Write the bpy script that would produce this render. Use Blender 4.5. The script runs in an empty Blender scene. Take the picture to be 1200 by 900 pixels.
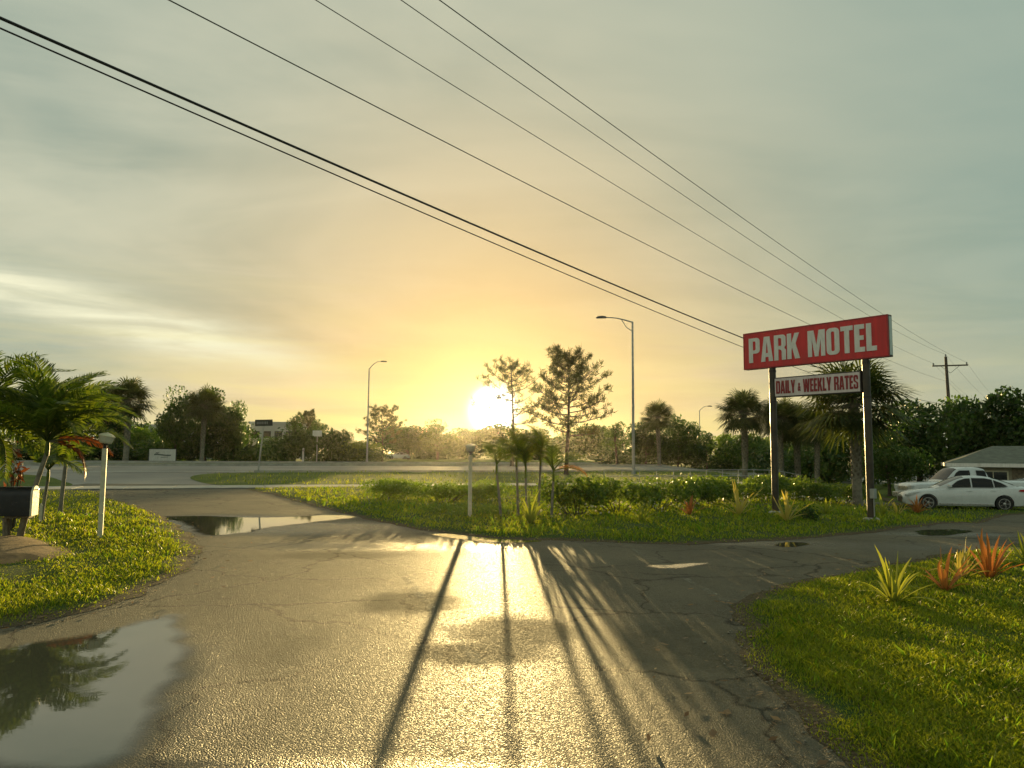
import bpy, bmesh, math, random
import numpy as np
from mathutils import Vector, Matrix, Quaternion
from mathutils.geometry import delaunay_2d_cdt
R = math.radians
sc = bpy.context.scene
C = sc.collection

# ------------------------------------------------------------------ camera
FOC, HC, CAMZ, ROLL = 900.0, 533.0, 1.65, R(0.4)
PITCH = math.atan((HC - 450) / FOC)
cam_d = bpy.data.cameras.new('camera'); cam = bpy.data.objects.new('camera', cam_d); C.objects.link(cam)
cam_d.sensor_width = 36.0; cam_d.lens = 36.0 * FOC / 1200.0
cam_d.clip_start = 0.05; cam_d.clip_end = 5000
CM = Matrix.Rotation(PITCH + math.pi / 2, 3, 'X') @ Matrix.Rotation(ROLL, 3, 'Z')
cam.matrix_world = Matrix.Translation((0, 0, CAMZ)) @ CM.to_4x4()
sc.camera = cam

# ------------------------------------------------------------------ light
SUN_EL, SUN_AZ = R(3.35), R(-1.35)
SUN = Vector((math.sin(SUN_AZ) * math.cos(SUN_EL), math.cos(SUN_AZ) * math.cos(SUN_EL), math.sin(SUN_EL)))
sd = bpy.data.lights.new('sun', 'SUN'); sd.energy = 3.0; sd.angle = R(0.42); sd.color = (1.0, 0.71, 0.28)
so = bpy.data.objects.new('sun', sd); C.objects.link(so)
so.rotation_euler = SUN.to_track_quat('Z', 'Y').to_euler()
so.location = (0, 60, 30)
sc.view_settings.view_transform = 'Standard'
try: sc.view_settings.look = 'None'
except Exception: pass
sc.view_settings.gamma = 1.0; sc.view_settings.exposure = 1.42
sc.view_settings.use_curve_mapping = False

class NT:
    """small helper to write node trees"""
    def __init__(s, tree): s.t = tree; s.n = tree.nodes; s.l = tree.links
    def node(s, typ, **kw):
        n = s.n.new(typ)
        for k, v in kw.items(): setattr(n, k, v)
        return n
    def set(s, sock, v):
        if hasattr(v, 'is_output'): s.l.new(v, sock)
        elif isinstance(v, (tuple, list)):
            sock.default_value = (*v, 1.0) if len(v) == 3 and sock.type == 'RGBA' else v
        else: sock.default_value = v
    def m(s, op, a, b=0.0, c=0.0, clamp=False):
        n = s.node('ShaderNodeMath', operation=op, use_clamp=clamp)
        s.set(n.inputs[0], a); s.set(n.inputs[1], b); s.set(n.inputs[2], c); return n.outputs[0]
    def vm(s, op, a, b=None, out=0):
        n = s.node('ShaderNodeVectorMath', operation=op); s.set(n.inputs[0], a)
        if b is not None: s.set(n.inputs['Scale' if op == 'SCALE' else 1], b)
        return n.outputs['Value' if op in ('DOT_PRODUCT', 'LENGTH', 'DISTANCE') else 'Vector']
    def mix(s, f, a, b, bt='MIX'):
        n = s.node('ShaderNodeMix', data_type='RGBA', blend_type=bt)
        s.set(n.inputs[0], f); s.set(n.inputs[6], a); s.set(n.inputs[7], b); return n.outputs[2]
    def mr(s, v, a, b, c=0.0, d=1.0, interp='SMOOTHSTEP'):
        n = s.node('ShaderNodeMapRange', interpolation_type=interp)
        for i, x in enumerate((v, a, b, c, d)): s.set(n.inputs[i], x)
        return n.outputs[0]
    def noise(s, vec, scale, detail=4, rough=.55, dist=0.0):
        n = s.node('ShaderNodeTexNoise')
        if vec is not None: s.set(n.inputs['Vector'], vec)
        n.inputs['Scale'].default_value = scale; n.inputs['Detail'].default_value = detail
        n.inputs['Roughness'].default_value = rough; n.inputs['Distortion'].default_value = dist
        return n.outputs[0]
    def voro(s, vec, scale, feat='F1', out='Distance'):
        n = s.node('ShaderNodeTexVoronoi', feature=feat); s.set(n.inputs['Vector'], vec)
        n.inputs['Scale'].default_value = scale; return n.outputs[out]
    def xyz(s, v):
        n = s.node('ShaderNodeSeparateXYZ'); s.set(n.inputs[0], v); return n.outputs
    def comb(s, x, y, z):
        n = s.node('ShaderNodeCombineXYZ'); s.set(n.inputs[0], x); s.set(n.inputs[1], y); s.set(n.inputs[2], z); return n.outputs[0]

# ------------------------------------------------------------------ world: hazy evening sky with thin cloud lit by the low sun
w = bpy.data.worlds.new('World'); sc.world = w; w.use_nodes = True
T = NT(w.node_tree); T.n.clear()
sky = T.node('ShaderNodeTexSky', sky_type='NISHITA'); sky.sun_disc = False
sky.sun_elevation = SUN_EL; sky.sun_rotation = SUN_AZ; sky.air_density = 1.4; sky.dust_density = 3.0
nish = T.vm('SCALE', sky.outputs[0], 0.07)
d = T.vm('NORMALIZE', T.node('ShaderNodeTexCoord').outputs['Generated'])
dx, dy, dz = T.xyz(d)
zc = T.m('MAXIMUM', dz, 0.0)
cosa = T.vm('DOT_PRODUCT', d, tuple(SUN))
ang = T.m('MULTIPLY', T.m('ARCCOSINE', T.m('MINIMUM', cosa, 1.0)), 57.2958)      # degrees from the sun
# the cloud sheet: noise on a plane far overhead
den = T.m('ADD', zc, 0.10)
pl = T.comb(T.m('DIVIDE', dx, den), T.m('MULTIPLY', T.m('DIVIDE', dy, den), 1.0), 0.3)
n1 = T.noise(pl, 0.55, 5, .55, 0.6)
n2 = T.noise(T.vm('MULTIPLY', pl, (0.5, 1.1, 1)), 1.1, 6, .6, 1.0)
cloud = T.mr(n1, 0.36, 0.66)
grey = T.mix(cloud, (0.118, 0.152, 0.127), (0.215, 0.222, 0.168))
grey = T.mix(T.mr(n2, 0.35, 0.72, 0, 0.45), grey, (0.265, 0.270, 0.205))
# the right hand (away from the sun) side is clearer and bluer
side = T.mr(T.m('ADD', dx, T.m('MULTIPLY', zc, 0.25)), -0.1, 0.75, 0, 1)
grey = T.mix(T.m('MULTIPLY', side, 0.70), grey, (0.088, 0.138, 0.121))
base = T.mix(0.90, nish, grey)
# warm forward scattering round the sun, wider upwards than sideways
g1 = T.m('EXPONENT', T.m('MULTIPLY', T.m('POWER', T.m('DIVIDE', ang, 14.5), 1.5), -1.0))
g2 = T.m('EXPONENT', T.m('MULTIPLY', T.m('DIVIDE', ang, 3.4), -1.0))
g3 = T.m('EXPONENT', T.m('MULTIPLY', T.m('POWER', T.m('DIVIDE', ang, 0.9), 2.0), -1.0))
azi = T.m('ARCTAN2', dx, dy)
lowb = T.m('EXPONENT', T.m('MULTIPLY', T.m('POWER', T.m('DIVIDE', zc, 0.105), 1.3), -1.0))
lowb = T.m('MULTIPLY', lowb, T.m('EXPONENT', T.m('MULTIPLY', T.m('POWER', T.m('ABSOLUTE', T.m('DIVIDE', T.m('ADD', azi, 0.12), 0.62)), 2.0), -1.0)))
strk = T.noise(T.comb(T.m('MULTIPLY', azi, 2.2), T.m('MULTIPLY', zc, 26.0), 1.7), 1.0, 5, .55, 0.7)
streak = T.mr(strk, 0.40, 0.66)
col = T.mix(T.m('MULTIPLY', g1, 0.80), base, (0.40, 0.245, 0.075))
# a long bright cirrus streak low on the left with a blue grey bank under it
eld = T.m('MULTIPLY', T.m('ARCSINE', dz), 57.2958); azd = T.m('MULTIPLY', azi, 57.2958)
lin = T.m('SUBTRACT', eld, T.m('SUBTRACT', 3.1, T.m('MULTIPLY', azd, 0.21)))
lin = T.m('ADD', lin, T.m('MULTIPLY', T.m('SUBTRACT', T.noise(T.comb(T.m('MULTIPLY', azd, .16), T.m('MULTIPLY', eld, .5), 0), 1.0, 4, .6), .5), 1.5))
wisp = T.mr(T.noise(T.comb(T.m('MULTIPLY', azd, .10), T.m('MULTIPLY', eld, .8), 3.1), 1.0, 5, .6, .4), .32, .66)
cir = T.m('MULTIPLY', T.m('EXPONENT', T.m('MULTIPLY', T.m('POWER', T.m('ABSOLUTE', T.m('DIVIDE', lin, 1.6)), 2.0), -1.0)), T.mr(azd, -9, -24, 0, 1))
bank = T.m('MULTIPLY', T.m('EXPONENT', T.m('MULTIPLY', T.m('POWER', T.m('ABSOLUTE', T.m('DIVIDE', T.m('ADD', lin, 3.0), 1.5)), 2.0), -1.0)), T.mr(azd, -22, -33, 0, 1))
col = T.mix(T.m('MULTIPLY', bank, T.m('ADD', .35, T.m('MULTIPLY', wisp, .5))), col, (0.110, 0.150, 0.138))
col = T.mix(T.m('MULTIPLY', cir, T.m('ADD', .38, T.m('MULTIPLY', wisp, .6))), col, (0.36, 0.35, 0.25))
col = T.mix(T.m('MULTIPLY', lowb, T.m('ADD', 0.25, T.m('MULTIPLY', streak, 0.65))), col, (0.37, 0.315, 0.10))
col = T.mix(1.0, col, T.vm('SCALE', (1.0, 0.80, 0.36), T.m('MULTIPLY', g2, .18)), 'ADD')
col = T.mix(1.0, col, T.vm('SCALE', (1.0, 0.93, 0.72), T.m('MULTIPLY', g3, 16.0)), 'ADD')
bg = T.node('ShaderNodeBackground'); T.set(bg.inputs[0], col); bg.inputs[1].default_value = 1.0
T.l.new(bg.outputs[0], T.node('ShaderNodeOutputWorld').inputs[0])

# ------------------------------------------------------------------ geometry of the place
RA = R(20)
RDX, RDY = math.cos(RA), math.sin(RA)
def ss(a, b, x):
    t = np.clip((np.asarray(x, float) - a) / (b - a), 0, 1); return t * t * (3 - 2 * t)
def road_t(x, y): return -np.asarray(x) * RDY + np.asarray(y) * RDX
def st(s, t): return (s * RDX - t * RDY, s * RDY + t * RDX)
def ter(x, y):
    x = np.asarray(x, float); y = np.asarray(y, float); t = road_t(x, y)
    dip = -.45 * ss(9, 15, x) * ss(16, 27, y) - .32 * ss(14, 22, x) * ss(30, 41, y)
    dip = dip * (1 - ss(34, 40, t) * (1 - ss(16, 22, x)))
    return dip + .55 * ss(43, 66, t) * (1 - ss(20, 34, x) * (1 - ss(60, 75, t)))
def ray(u, v):
    return CM @ Vector(((u - 600) / FOC, (450 - v) / FOC, -1.0))
def A(u, v, Y):                       # the point seen at (u, v) that lies Y metres ahead
    r = ray(u, v); k = Y / r.y; return Vector((r.x * k, Y, CAMZ + r.z * k))
def G(u, v):                          # the ground point seen at (u, v)
    r = ray(u, v); z = 0.0
    for i in range(12):
        k = (z - CAMZ) / r.z; x, y = r.x * k, r.y * k; z = .5 * z + .5 * float(ter(x, y))
    return Vector((x, y, float(ter(x, y))))
def B(u, Y):                          # ground point in the column u, Y metres ahead
    x = (u - 600) / FOC * Y * 1.0
    for i in range(3):
        p = A(u, 540, Y); x = p.x
    return Vector((x, Y, float(ter(x, Y))))
def HT(v, base, u=None):              # height above the base that reaches up to row v
    hz = HC + (base.x / base.y) * FOC * math.tan(ROLL)
    return (hz - v) / FOC * base.y * 1.0 / math.cos(PITCH) ** 0 + CAMZ - base.z

# ------------------------------------------------------------------ object helpers
def tag(o, label=None, cat=None, group=None, kind=None):
    if label: o['label'] = label
    if cat: o['category'] = cat
    if group: o['group'] = group
    if kind: o['kind'] = kind
    return o
def empty(name, loc=(0, 0, 0), rz=0.0, label=None, cat=None, group=None):
    o = bpy.data.objects.new(name, None); C.objects.link(o); o.location = loc; o.rotation_euler = (0, 0, rz)
    o.empty_display_size = .2
    return tag(o, label, cat, group)
def link(name, me, mat=None, parent=None):
    o = bpy.data.objects.new(name, me); C.objects.link(o); o.parent = parent
    if mat is not None and len(me.materials) == 0: me.materials.append(mat)
    return o
def copy_tree(o, parent=None):
    c = o.copy(); C.objects.link(c); c.parent = parent
    for ch in o.children: copy_tree(ch, c)
    return c
def npmesh(name, V, F, smooth=False):
    """V (n,3), F (m,k) with one k"""
    V = np.asarray(V, np.float32); F = np.asarray(F, np.int32)
    me = bpy.data.meshes.new(name); k = F.shape[1]
    me.vertices.add(len(V)); me.vertices.foreach_set('co', V.ravel())
    me.loops.add(F.size); me.loops.foreach_set('vertex_index', F.ravel())
    me.polygons.add(len(F)); me.polygons.foreach_set('loop_start', np.arange(0, F.size, k, dtype=np.int32))
    me.update(calc_edges=True)
    if smooth: me.polygons.foreach_set('use_smooth', np.ones(len(F), bool))
    me.validate(); return me
def quads(name, Q):
    Q = np.asarray(Q, np.float32); n = len(Q)
    return npmesh(name, Q.reshape(-1, 3), np.arange(n * 4).reshape(n, 4))

class MB:
    def __init__(s): s.v = []; s.f = []
    def add(s, vs, fs):
        o = len(s.v); s.v += [tuple(p) for p in vs]; s.f += [tuple(i + o for i in f) for f in fs]; return s
    def box(s, lo, hi, M=None):
        x0, y0, z0 = lo; x1, y1, z1 = hi
        vs = [Vector(p) for p in ((x0,y0,z0),(x1,y0,z0),(x1,y1,z0),(x0,y1,z0),(x0,y0,z1),(x1,y0,z1),(x1,y1,z1),(x0,y1,z1))]
        if M: vs = [M @ p for p in vs]
        return s.add(vs, [(0,3,2,1),(4,5,6,7),(0,1,5,4),(1,2,6,5),(2,3,7,6),(3,0,4,7)])
    def tube(s, pts, rad, n=8, cap=True):
        pts = [Vector(p) for p in pts]; m = len(pts)
        if not isinstance(rad, (list, tuple)): rad = [rad] * m
        rings = []; prev = None
        for i, p in enumerate(pts):
            tdir = (pts[min(i + 1, m - 1)] - pts[max(i - 1, 0)]).normalized()
            ref = prev if prev is not None else (Vector((1, 0, 0)) if abs(tdir.x) < .9 else Vector((0, 1, 0)))
            a = (ref - tdir * ref.dot(tdir)).normalized(); b = tdir.cross(a); prev = a
            rings.append([p + (a * math.cos(2 * math.pi * k / n) + b * math.sin(2 * math.pi * k / n)) * rad[i] for k in range(n)])
        vs = [q for r in rings for q in r]; fs = []
        for i in range(m - 1):
            for k in range(n):
                fs.append((i*n+k, i*n+(k+1) % n, (i+1)*n+(k+1) % n, (i+1)*n+k))
        if cap: fs += [tuple(range(n))[::-1], tuple((m-1)*n + k for k in range(n))]
        return s.add(vs, fs)
    def lathe(s, prof, n=16, M=None):
        vs = [Vector((r * math.cos(2*math.pi*k/n), r * math.sin(2*math.pi*k/n), z)) for r, z in prof for k in range(n)]
        if M: vs = [M @ p for p in vs]
        fs = [(i*n+k, i*n+(k+1) % n, (i+1)*n+(k+1) % n, (i+1)*n+k) for i in range(len(prof)-1) for k in range(n)]
        fs += [tuple(range(n))[::-1], tuple((len(prof)-1)*n + k for k in range(n))]
        return s.add(vs, fs)
    def prism(s, poly, ax, lo, hi, M=None):
        """poly in the plane normal to ax ('x','y','z'), extruded lo..hi"""
        n = len(poly)
        def mk(p, h): return {'x': Vector((h, p[0], p[1])), 'y': Vector((p[0], h, p[1])), 'z': Vector((p[0], p[1], h))}[ax]
        vs = [mk(p, lo) for p in poly] + [mk(p, hi) for p in poly]
        if M: vs = [M @ p for p in vs]
        fs = [tuple(range(n))[::-1], tuple(n + i for i in range(n))] + [(i, (i+1) % n, n + (i+1) % n, n + i) for i in range(n)]
        return s.add(vs, fs)
    def mesh(s, name, smooth=False, bevel=0.0):
        me = bpy.data.meshes.new(name); me.from_pydata(s.v, [], s.f); me.update()
        bm = bmesh.new(); bm.from_mesh(me)
        bmesh.ops.recalc_face_normals(bm, faces=bm.faces)
        if bevel:
            bmesh.ops.bevel(bm, geom=[e for e in bm.edges if len(e.link_faces) == 2 and e.calc_face_angle(0) > .6], offset=bevel, segments=2, affect='EDGES', profile=.6)
        bm.to_mesh(me); bm.free()
        if smooth:
            me.polygons.foreach_set('use_smooth', np.ones(len(me.polygons), bool))
            me.set_sharp_from_angle(angle=R(38))
        return me
    def build(s, name, mat, parent=None, smooth=False, bevel=0.0):
        return link(name, s.mesh(name, smooth, bevel), mat, parent)

# ------------------------------------------------------------------ materials
MATS = {}
def newmat(name):
    m = bpy.data.materials.new(name); m.use_nodes = True; t = NT(m.node_tree); t.n.clear()
    out = t.node('ShaderNodeOutputMaterial'); MATS[name] = m
    return m, t, out
def mat(name, col, rough=.6, metal=0.0, spec=.5, var=.15, vscale=6.0, bump=0.0, bscale=40.0, coat=0.0, dirt=None, stretch=None):
    m, t, out = newmat(name)
    b = t.node('ShaderNodeBsdfPrincipled'); tc = t.node('ShaderNodeTexCoord').outputs['Object']
    if stretch: tc = t.vm('MULTIPLY', tc, stretch)
    n = t.noise(tc, vscale, 5, .6)
    dark = tuple(c * (1 - var) for c in col); lite = tuple(min(1, c * (1 + var)) for c in col)
    c = t.mix(t.mr(n, .3, .7), dark, lite)
    if dirt: c = t.mix(t.mr(t.noise(tc, vscale * .6, 6, .65, .5), .52, .75, 0, .7), c, dirt)
    t.set(b.inputs['Base Color'], c)
    t.set(b.inputs['Roughness'], t.mr(t.noise(tc, vscale * 2.3, 3), .3, .7, max(.02, rough - .08), min(1, rough + .08)))
    b.inputs['Metallic'].default_value = metal; b.inputs['Specular IOR Level'].default_value = spec
    b.inputs['Coat Weight'].default_value = coat; b.inputs['Coat Roughness'].default_value = .06
    if bump:
        bp = t.node('ShaderNodeBump'); bp.inputs['Strength'].default_value = bump; bp.inputs['Distance'].default_value = .02
        t.set(bp.inputs['Height'], t.noise(tc, bscale, 5, .6)); t.l.new(bp.outputs[0], b.inputs['Normal'])
    t.l.new(b.outputs[0], out.inputs[0]); return m
def leaf(name, cols, trans=.4, rough=.45, nscale=1.3, tcol=None):
    """thin leaf: reflects and lets light through"""
    m, t, out = newmat(name)
    tc = t.node('ShaderNodeNewGeometry')
    n = t.noise(tc.outputs['Position'], nscale, 3, .7)
    rnd = t.m('ADD', t.m('ADD', t.m('MULTIPLY', n, .45), t.m('MULTIPLY', t.noise(tc.outputs['Position'], nscale * .28, 3, .6), .40)), t.m('MULTIPLY', tc.outputs['Random Per Island'], .42))
    c = t.mix(t.mr(rnd, .35, .85), cols[0], cols[1])
    b = t.node('ShaderNodeBsdfPrincipled'); t.set(b.inputs['Base Color'], c)
    b.inputs['Roughness'].default_value = rough; b.inputs['Specular IOR Level'].default_value = .35
    tr = t.node('ShaderNodeBsdfTranslucent')
    t.set(tr.inputs[0], t.mix(1.0, c, tcol or (2.2, 2.0, .7), 'MULTIPLY'))
    mx = t.node('ShaderNodeMixShader'); mx.inputs[0].default_value = trans
    t.l.new(b.outputs[0], mx.inputs[1]); t.l.new(tr.outputs[0], mx.inputs[2]); t.l.new(mx.outputs[0], out.inputs[0])
    return m

leaf_dark = leaf('leaf_dark', ((.018, .042, .011), (.052, .092, .020)), .32, tcol=(1.7, 2.0, .6))
leaf_mid = leaf('leaf_mid', ((.030, .064, .013), (.078, .122, .026)), .36, tcol=(1.7, 2.0, .6))
leaf_light = leaf('leaf_light', ((.075, .125, .018), (.165, .205, .036)), .48, tcol=(1.8, 2.1, .6))
leaf_pine = leaf('leaf_pine', ((.040, .048, .016), (.085, .095, .030)), .30)
leaf_palm = leaf('leaf_palm', ((.042, .080, .015), (.110, .145, .030)), .42, tcol=(2.1, 2.0, .6))
leaf_sabal = leaf('leaf_sabal', ((.028, .045, .014), (.070, .092, .026)), .30)
leaf_red = leaf('leaf_red', ((.070, .030, .014), (.13, .058, .022)), .40, tcol=(2.0, 1.3, .8))
leaf_sunlit = leaf('leaf_sunlit', ((.30, .15, .03), (.42, .22, .05)), .5, tcol=(1.8, 1.5, .8))  # palm leaf with the orange sunlight put into its colour
leaf_hedge = leaf('leaf_hedge', ((.045, .095, .018), (.135, .195, .038)), .44, rough=.35, nscale=3)
brom_green = leaf('bromeliad_green', ((.11, .15, .03), (.20, .23, .06)), .45, rough=.35)
brom_orange = leaf('bromeliad_orange', ((.26, .10, .03), (.38, .19, .07)), .45, rough=.35, tcol=(1.8, 1.4, .8))
brom_yellow = leaf('bromeliad_yellow', ((.26, .25, .06), (.40, .35, .12)), .45, rough=.35, tcol=(1.8, 1.6, .8))
grass_blade = leaf('grass_blade', ((.058, .115, .012), (.230, .265, .036)), .5, nscale=2.2, tcol=(2.3, 2.1, .5))
weed_m = leaf('weed_blade', ((.07, .15, .015), (.19, .27, .04)), .5, nscale=4, tcol=(2.0, 2.1, .5))
grass_dry = leaf('grass_dry', ((.15, .125, .045), (.28, .22, .09)), .4, tcol=(1.6, 1.4, .8))
flower_white = leaf('flower_white', ((.5, .48, .36), (.7, .66, .5)), .4, tcol=(1.2, 1.1, 1))
bark = mat('bark', (.085, .065, .045), .85, bump=.6, bscale=18, var=.35)
palm_trunk_m = mat('palm_trunk', (.20, .18, .135), .8, bump=.5, bscale=25, var=.3)
boot_m = mat('palm_boot', (.15, .13, .09), .85, bump=.4, var=.35)
red_paint = mat('red_sign_paint', (.60, .020, .020), .38, var=.16, vscale=2.2, dirt=(.36, .03, .02), stretch=(3.2, 1, .35))
sign_white = mat('sign_white', (.74, .70, .66), .45, var=.10, vscale=3, dirt=(.55, .49, .42), stretch=(3, 1, .5))
sign_pale = mat('sign_pale_face', (.66, .56, .54), .5, var=.10, vscale=3, dirt=(.48, .38, .34), stretch=(3, 1, .5))
sign_end = mat('sign_end_panel', (.55, .62, .58), .5, var=.1)
dark_frame = mat('dark_frame', (.035, .022, .018), .5, var=.2)
maroon = mat('maroon_letters', (.26, .018, .022), .5, var=.12)
post_m = mat('sign_post_paint', (.055, .040, .026), .42, metal=.15, var=.4, vscale=2.5, bump=.1, dirt=(.05, .04, .03))
galv = mat('galvanised_steel', (.38, .38, .36), .42, metal=.7, var=.12)
lamp_dark = mat('lamp_head_dark', (.10, .10, .095), .5, metal=.3)
white_wood = mat('white_painted_wood', (.60, .55, .40), .6, var=.12, vscale=9, bump=.25, bscale=30, dirt=(.40, .36, .26))
lantern_m = mat('lantern_white', (.70, .63, .44), .45, var=.1)
glass_frost = mat('lantern_glass', (.66, .62, .50), .25, var=.05)
black_metal = mat('black_metal', (.012, .011, .012), .35, metal=.2, var=.3)
grey_wood = mat('weathered_wood', (.17, .135, .09), .8, var=.35, bump=.5, bscale=22)
pole_wood = mat('utility_pole_wood', (.085, .065, .05), .85, var=.3, bump=.4, bscale=10)
insul = mat('insulator_grey', (.25, .25, .26), .3)
cable_m = mat('cable_black', (.018, .018, .018), .5)
cable_g = mat('cable_grey', (.12, .12, .115), .45, metal=.4)
concrete = mat('concrete', (.36, .34, .29), .75, var=.16, vscale=1.4, bump=.2, bscale=30, dirt=(.24, .22, .18))
car_white = mat('car_white', (.60, .63, .63), .28, var=.03, vscale=2, coat=.6)
car_glass = mat('car_glass', (.006, .007, .007), .08, spec=.28, var=.1)
rubber = mat('tyre_rubber', (.014, .014, .014), .8, var=.2)
rim_m = mat('alloy_rim', (.42, .42, .41), .32, metal=.8, var=.1)
trim_m = mat('dark_trim', (.015, .015, .016), .5)
tail_m = mat('tail_lamp_red', (.35, .01, .012), .2, coat=.5)
head_m = mat('headlight_clear', (.55, .57, .56), .12, coat=.6)
roof_m = mat('roof_shingle', (.115, .125, .095), .85, var=.25, vscale=3, bump=.4, bscale=14)
wall_m = mat('stucco_wall', (.30, .27, .20), .85, var=.1, bump=.2)
bwhite = mat('building_white', (.62, .62, .58), .7, var=.08, vscale=.4)
broof = mat('building_roof', (.42, .42, .40), .7, var=.1, vscale=.3)
win_dark = mat('window_dark', (.02, .024, .024), .12, var=.2)
green_sign = mat('sign_panel_black', (.012, .016, .013), .5, var=.1)
sign_grey = mat('sign_mark_grey', (.16, .17, .16), .6)
dirt_m = mat('bare_dirt', (.21, .125, .05), .95, var=.35, vscale=5, bump=.8, bscale=16, dirt=(.10, .07, .035))

def ground_mat(name, c0, c1, c2, rim=False):
    m, t, out = newmat(name); b = t.node('ShaderNodeBsdfPrincipled')
    p = t.node('ShaderNodeNewGeometry').outputs['Position']
    c = t.mix(t.mr(t.noise(p, .35, 6, .65, .4), .35, .68), c0, c1)
    c = t.mix(t.mr(t.noise(p, 9, 5, .7), .45, .75, 0, .8), c, c2)
    if rim:                          # bare sandy soil where the lawn frays out
        at = t.node('ShaderNodeAttribute'); at.attribute_name = 'depth'
        f = t.mr(t.m('ADD', at.outputs['Fac'], t.m('MULTIPLY', t.m('SUBTRACT', t.noise(p, 2.6, 6, .7), .5), 1.1)), .25, .75, 1, 0)
        c = t.mix(f, c, t.mix(t.mr(t.noise(p, 30, 4, .7), .4, .65), (.075, .055, .030), (.16, .125, .075)))
    t.set(b.inputs['Base Color'], c); b.inputs['Roughness'].default_value = .95; b.inputs['Specular IOR Level'].default_value = .15
    bp = t.node('ShaderNodeBump'); bp.inputs['Strength'].default_value = .9; bp.inputs['Distance'].default_value = .05
    t.set(bp.inputs['Height'], t.noise(p, 22, 5, .7)); t.l.new(bp.outputs[0], b.inputs['Normal'])
    t.l.new(b.outputs[0], out.inputs[0]); return m
soil = ground_mat('lawn_soil', (.045, .085, .014), (.085, .115, .022), (.10, .080, .035), True)
verge = ground_mat('far_grass', (.070, .115, .018), (.130, .165, .030), (.15, .14, .04))

def asphalt_mat():
    m, t, out = newmat('wet_asphalt'); b = t.node('ShaderNodeBsdfPrincipled')
    p = t.node('ShaderNodeNewGeometry').outputs['Position']
    at = t.node('ShaderNodeAttribute'); at.attribute_name = 'wet'; wv = at.outputs['Fac']
    ad = t.node('ShaderNodeAttribute'); ad.attribute_name = 'dry'; dv = ad.outputs['Fac']
    brk = t.noise(p, 1.1, 7, .68, .6)
    wet = t.mr(t.m('ADD', wv, t.m('MULTIPLY', t.m('SUBTRACT', brk, .5), .45)), .05, 1.0)
    dry = t.mr(t.m('ADD', dv, t.m('MULTIPLY', t.m('SUBTRACT', brk, .5), .9)), .15, .8)
    ag = t.voro(p, 88.0); agc = t.xyz(t.voro(p, 88.0, out='Color')); fine = t.noise(p, 120, 3, .7)
    big = t.noise(p, .45, 6, .6, .6)
    c = t.mix(t.mr(big, .32, .68), (.105, .094, .062), (.170, .150, .098))
    c = t.mix(t.m('MULTIPLY', agc[0], .45), c, (.19, .17, .125))
    c = t.mix(t.mr(t.noise(p, 6, 6, .7), .5, .8, 0, .5), c, (.028, .025, .018))
    c = t.mix(wet, c, t.mix(.55, c, (.022, .021, .016)))
    crack = t.mr(t.voro(t.vm('ADD', p, t.vm('SCALE', t.comb(t.noise(p, 1.3), t.noise(p, 1.7), 0), .9)), .42, 'DISTANCE_TO_EDGE'), 0.0, .016, 1, 0)
    c = t.mix(t.m('MULTIPLY', crack, .75), c, (.02, .018, .014))
    t.set(b.inputs['Base Color'], c)
    r0 = t.m('ADD', t.mr(agc[1], 0, 1, .50, .82), t.m('MULTIPLY', dry, .16))
    t.set(b.inputs['Roughness'], t.m('ADD', t.m('MULTIPLY', t.m('SUBTRACT', 1.0, wet), r0), t.m('MULTIPLY', wet, .13)))
    t.set(b.inputs['Specular IOR Level'], t.m('SUBTRACT', .11, t.m('MULTIPLY', dry, .08)))
    h = t.m('ADD', t.m('MULTIPLY', t.m('POWER', ag, 1.5), -1.3), t.m('ADD', t.m('MULTIPLY', fine, .45), t.m('MULTIPLY', agc[2], .35)))
    bp = t.node('ShaderNodeBump'); bp.inputs['Distance'].default_value = .0105
    t.set(bp.inputs['Strength'], t.m('SUBTRACT', 1.0, t.m('MULTIPLY', wet, .90))); t.set(bp.inputs['Height'], h)
    t.l.new(bp.outputs[0], b.inputs['Normal']); t.l.new(b.outputs[0], out.inputs[0]); return m
asphalt = asphalt_mat()
def road_mat():
    m, t, out = newmat('road_asphalt'); b = t.node('ShaderNodeBsdfPrincipled')
    p = t.node('ShaderNodeNewGeometry').outputs['Position']
    c = t.mix(t.mr(t.noise(p, .2, 6, .6), .35, .65), (.13, .12, .10), (.20, .185, .15))
    t.set(b.inputs['Base Color'], c); b.inputs['Roughness'].default_value = .55
    bp = t.node('ShaderNodeBump'); bp.inputs['Strength'].default_value = .5; bp.inputs['Distance'].default_value = .01
    t.set(bp.inputs['Height'], t.noise(p, 60, 4)); t.l.new(bp.outputs[0], b.inputs['Normal'])
    t.l.new(b.outputs[0], out.inputs[0]); return m
road_m = road_mat()
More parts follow.
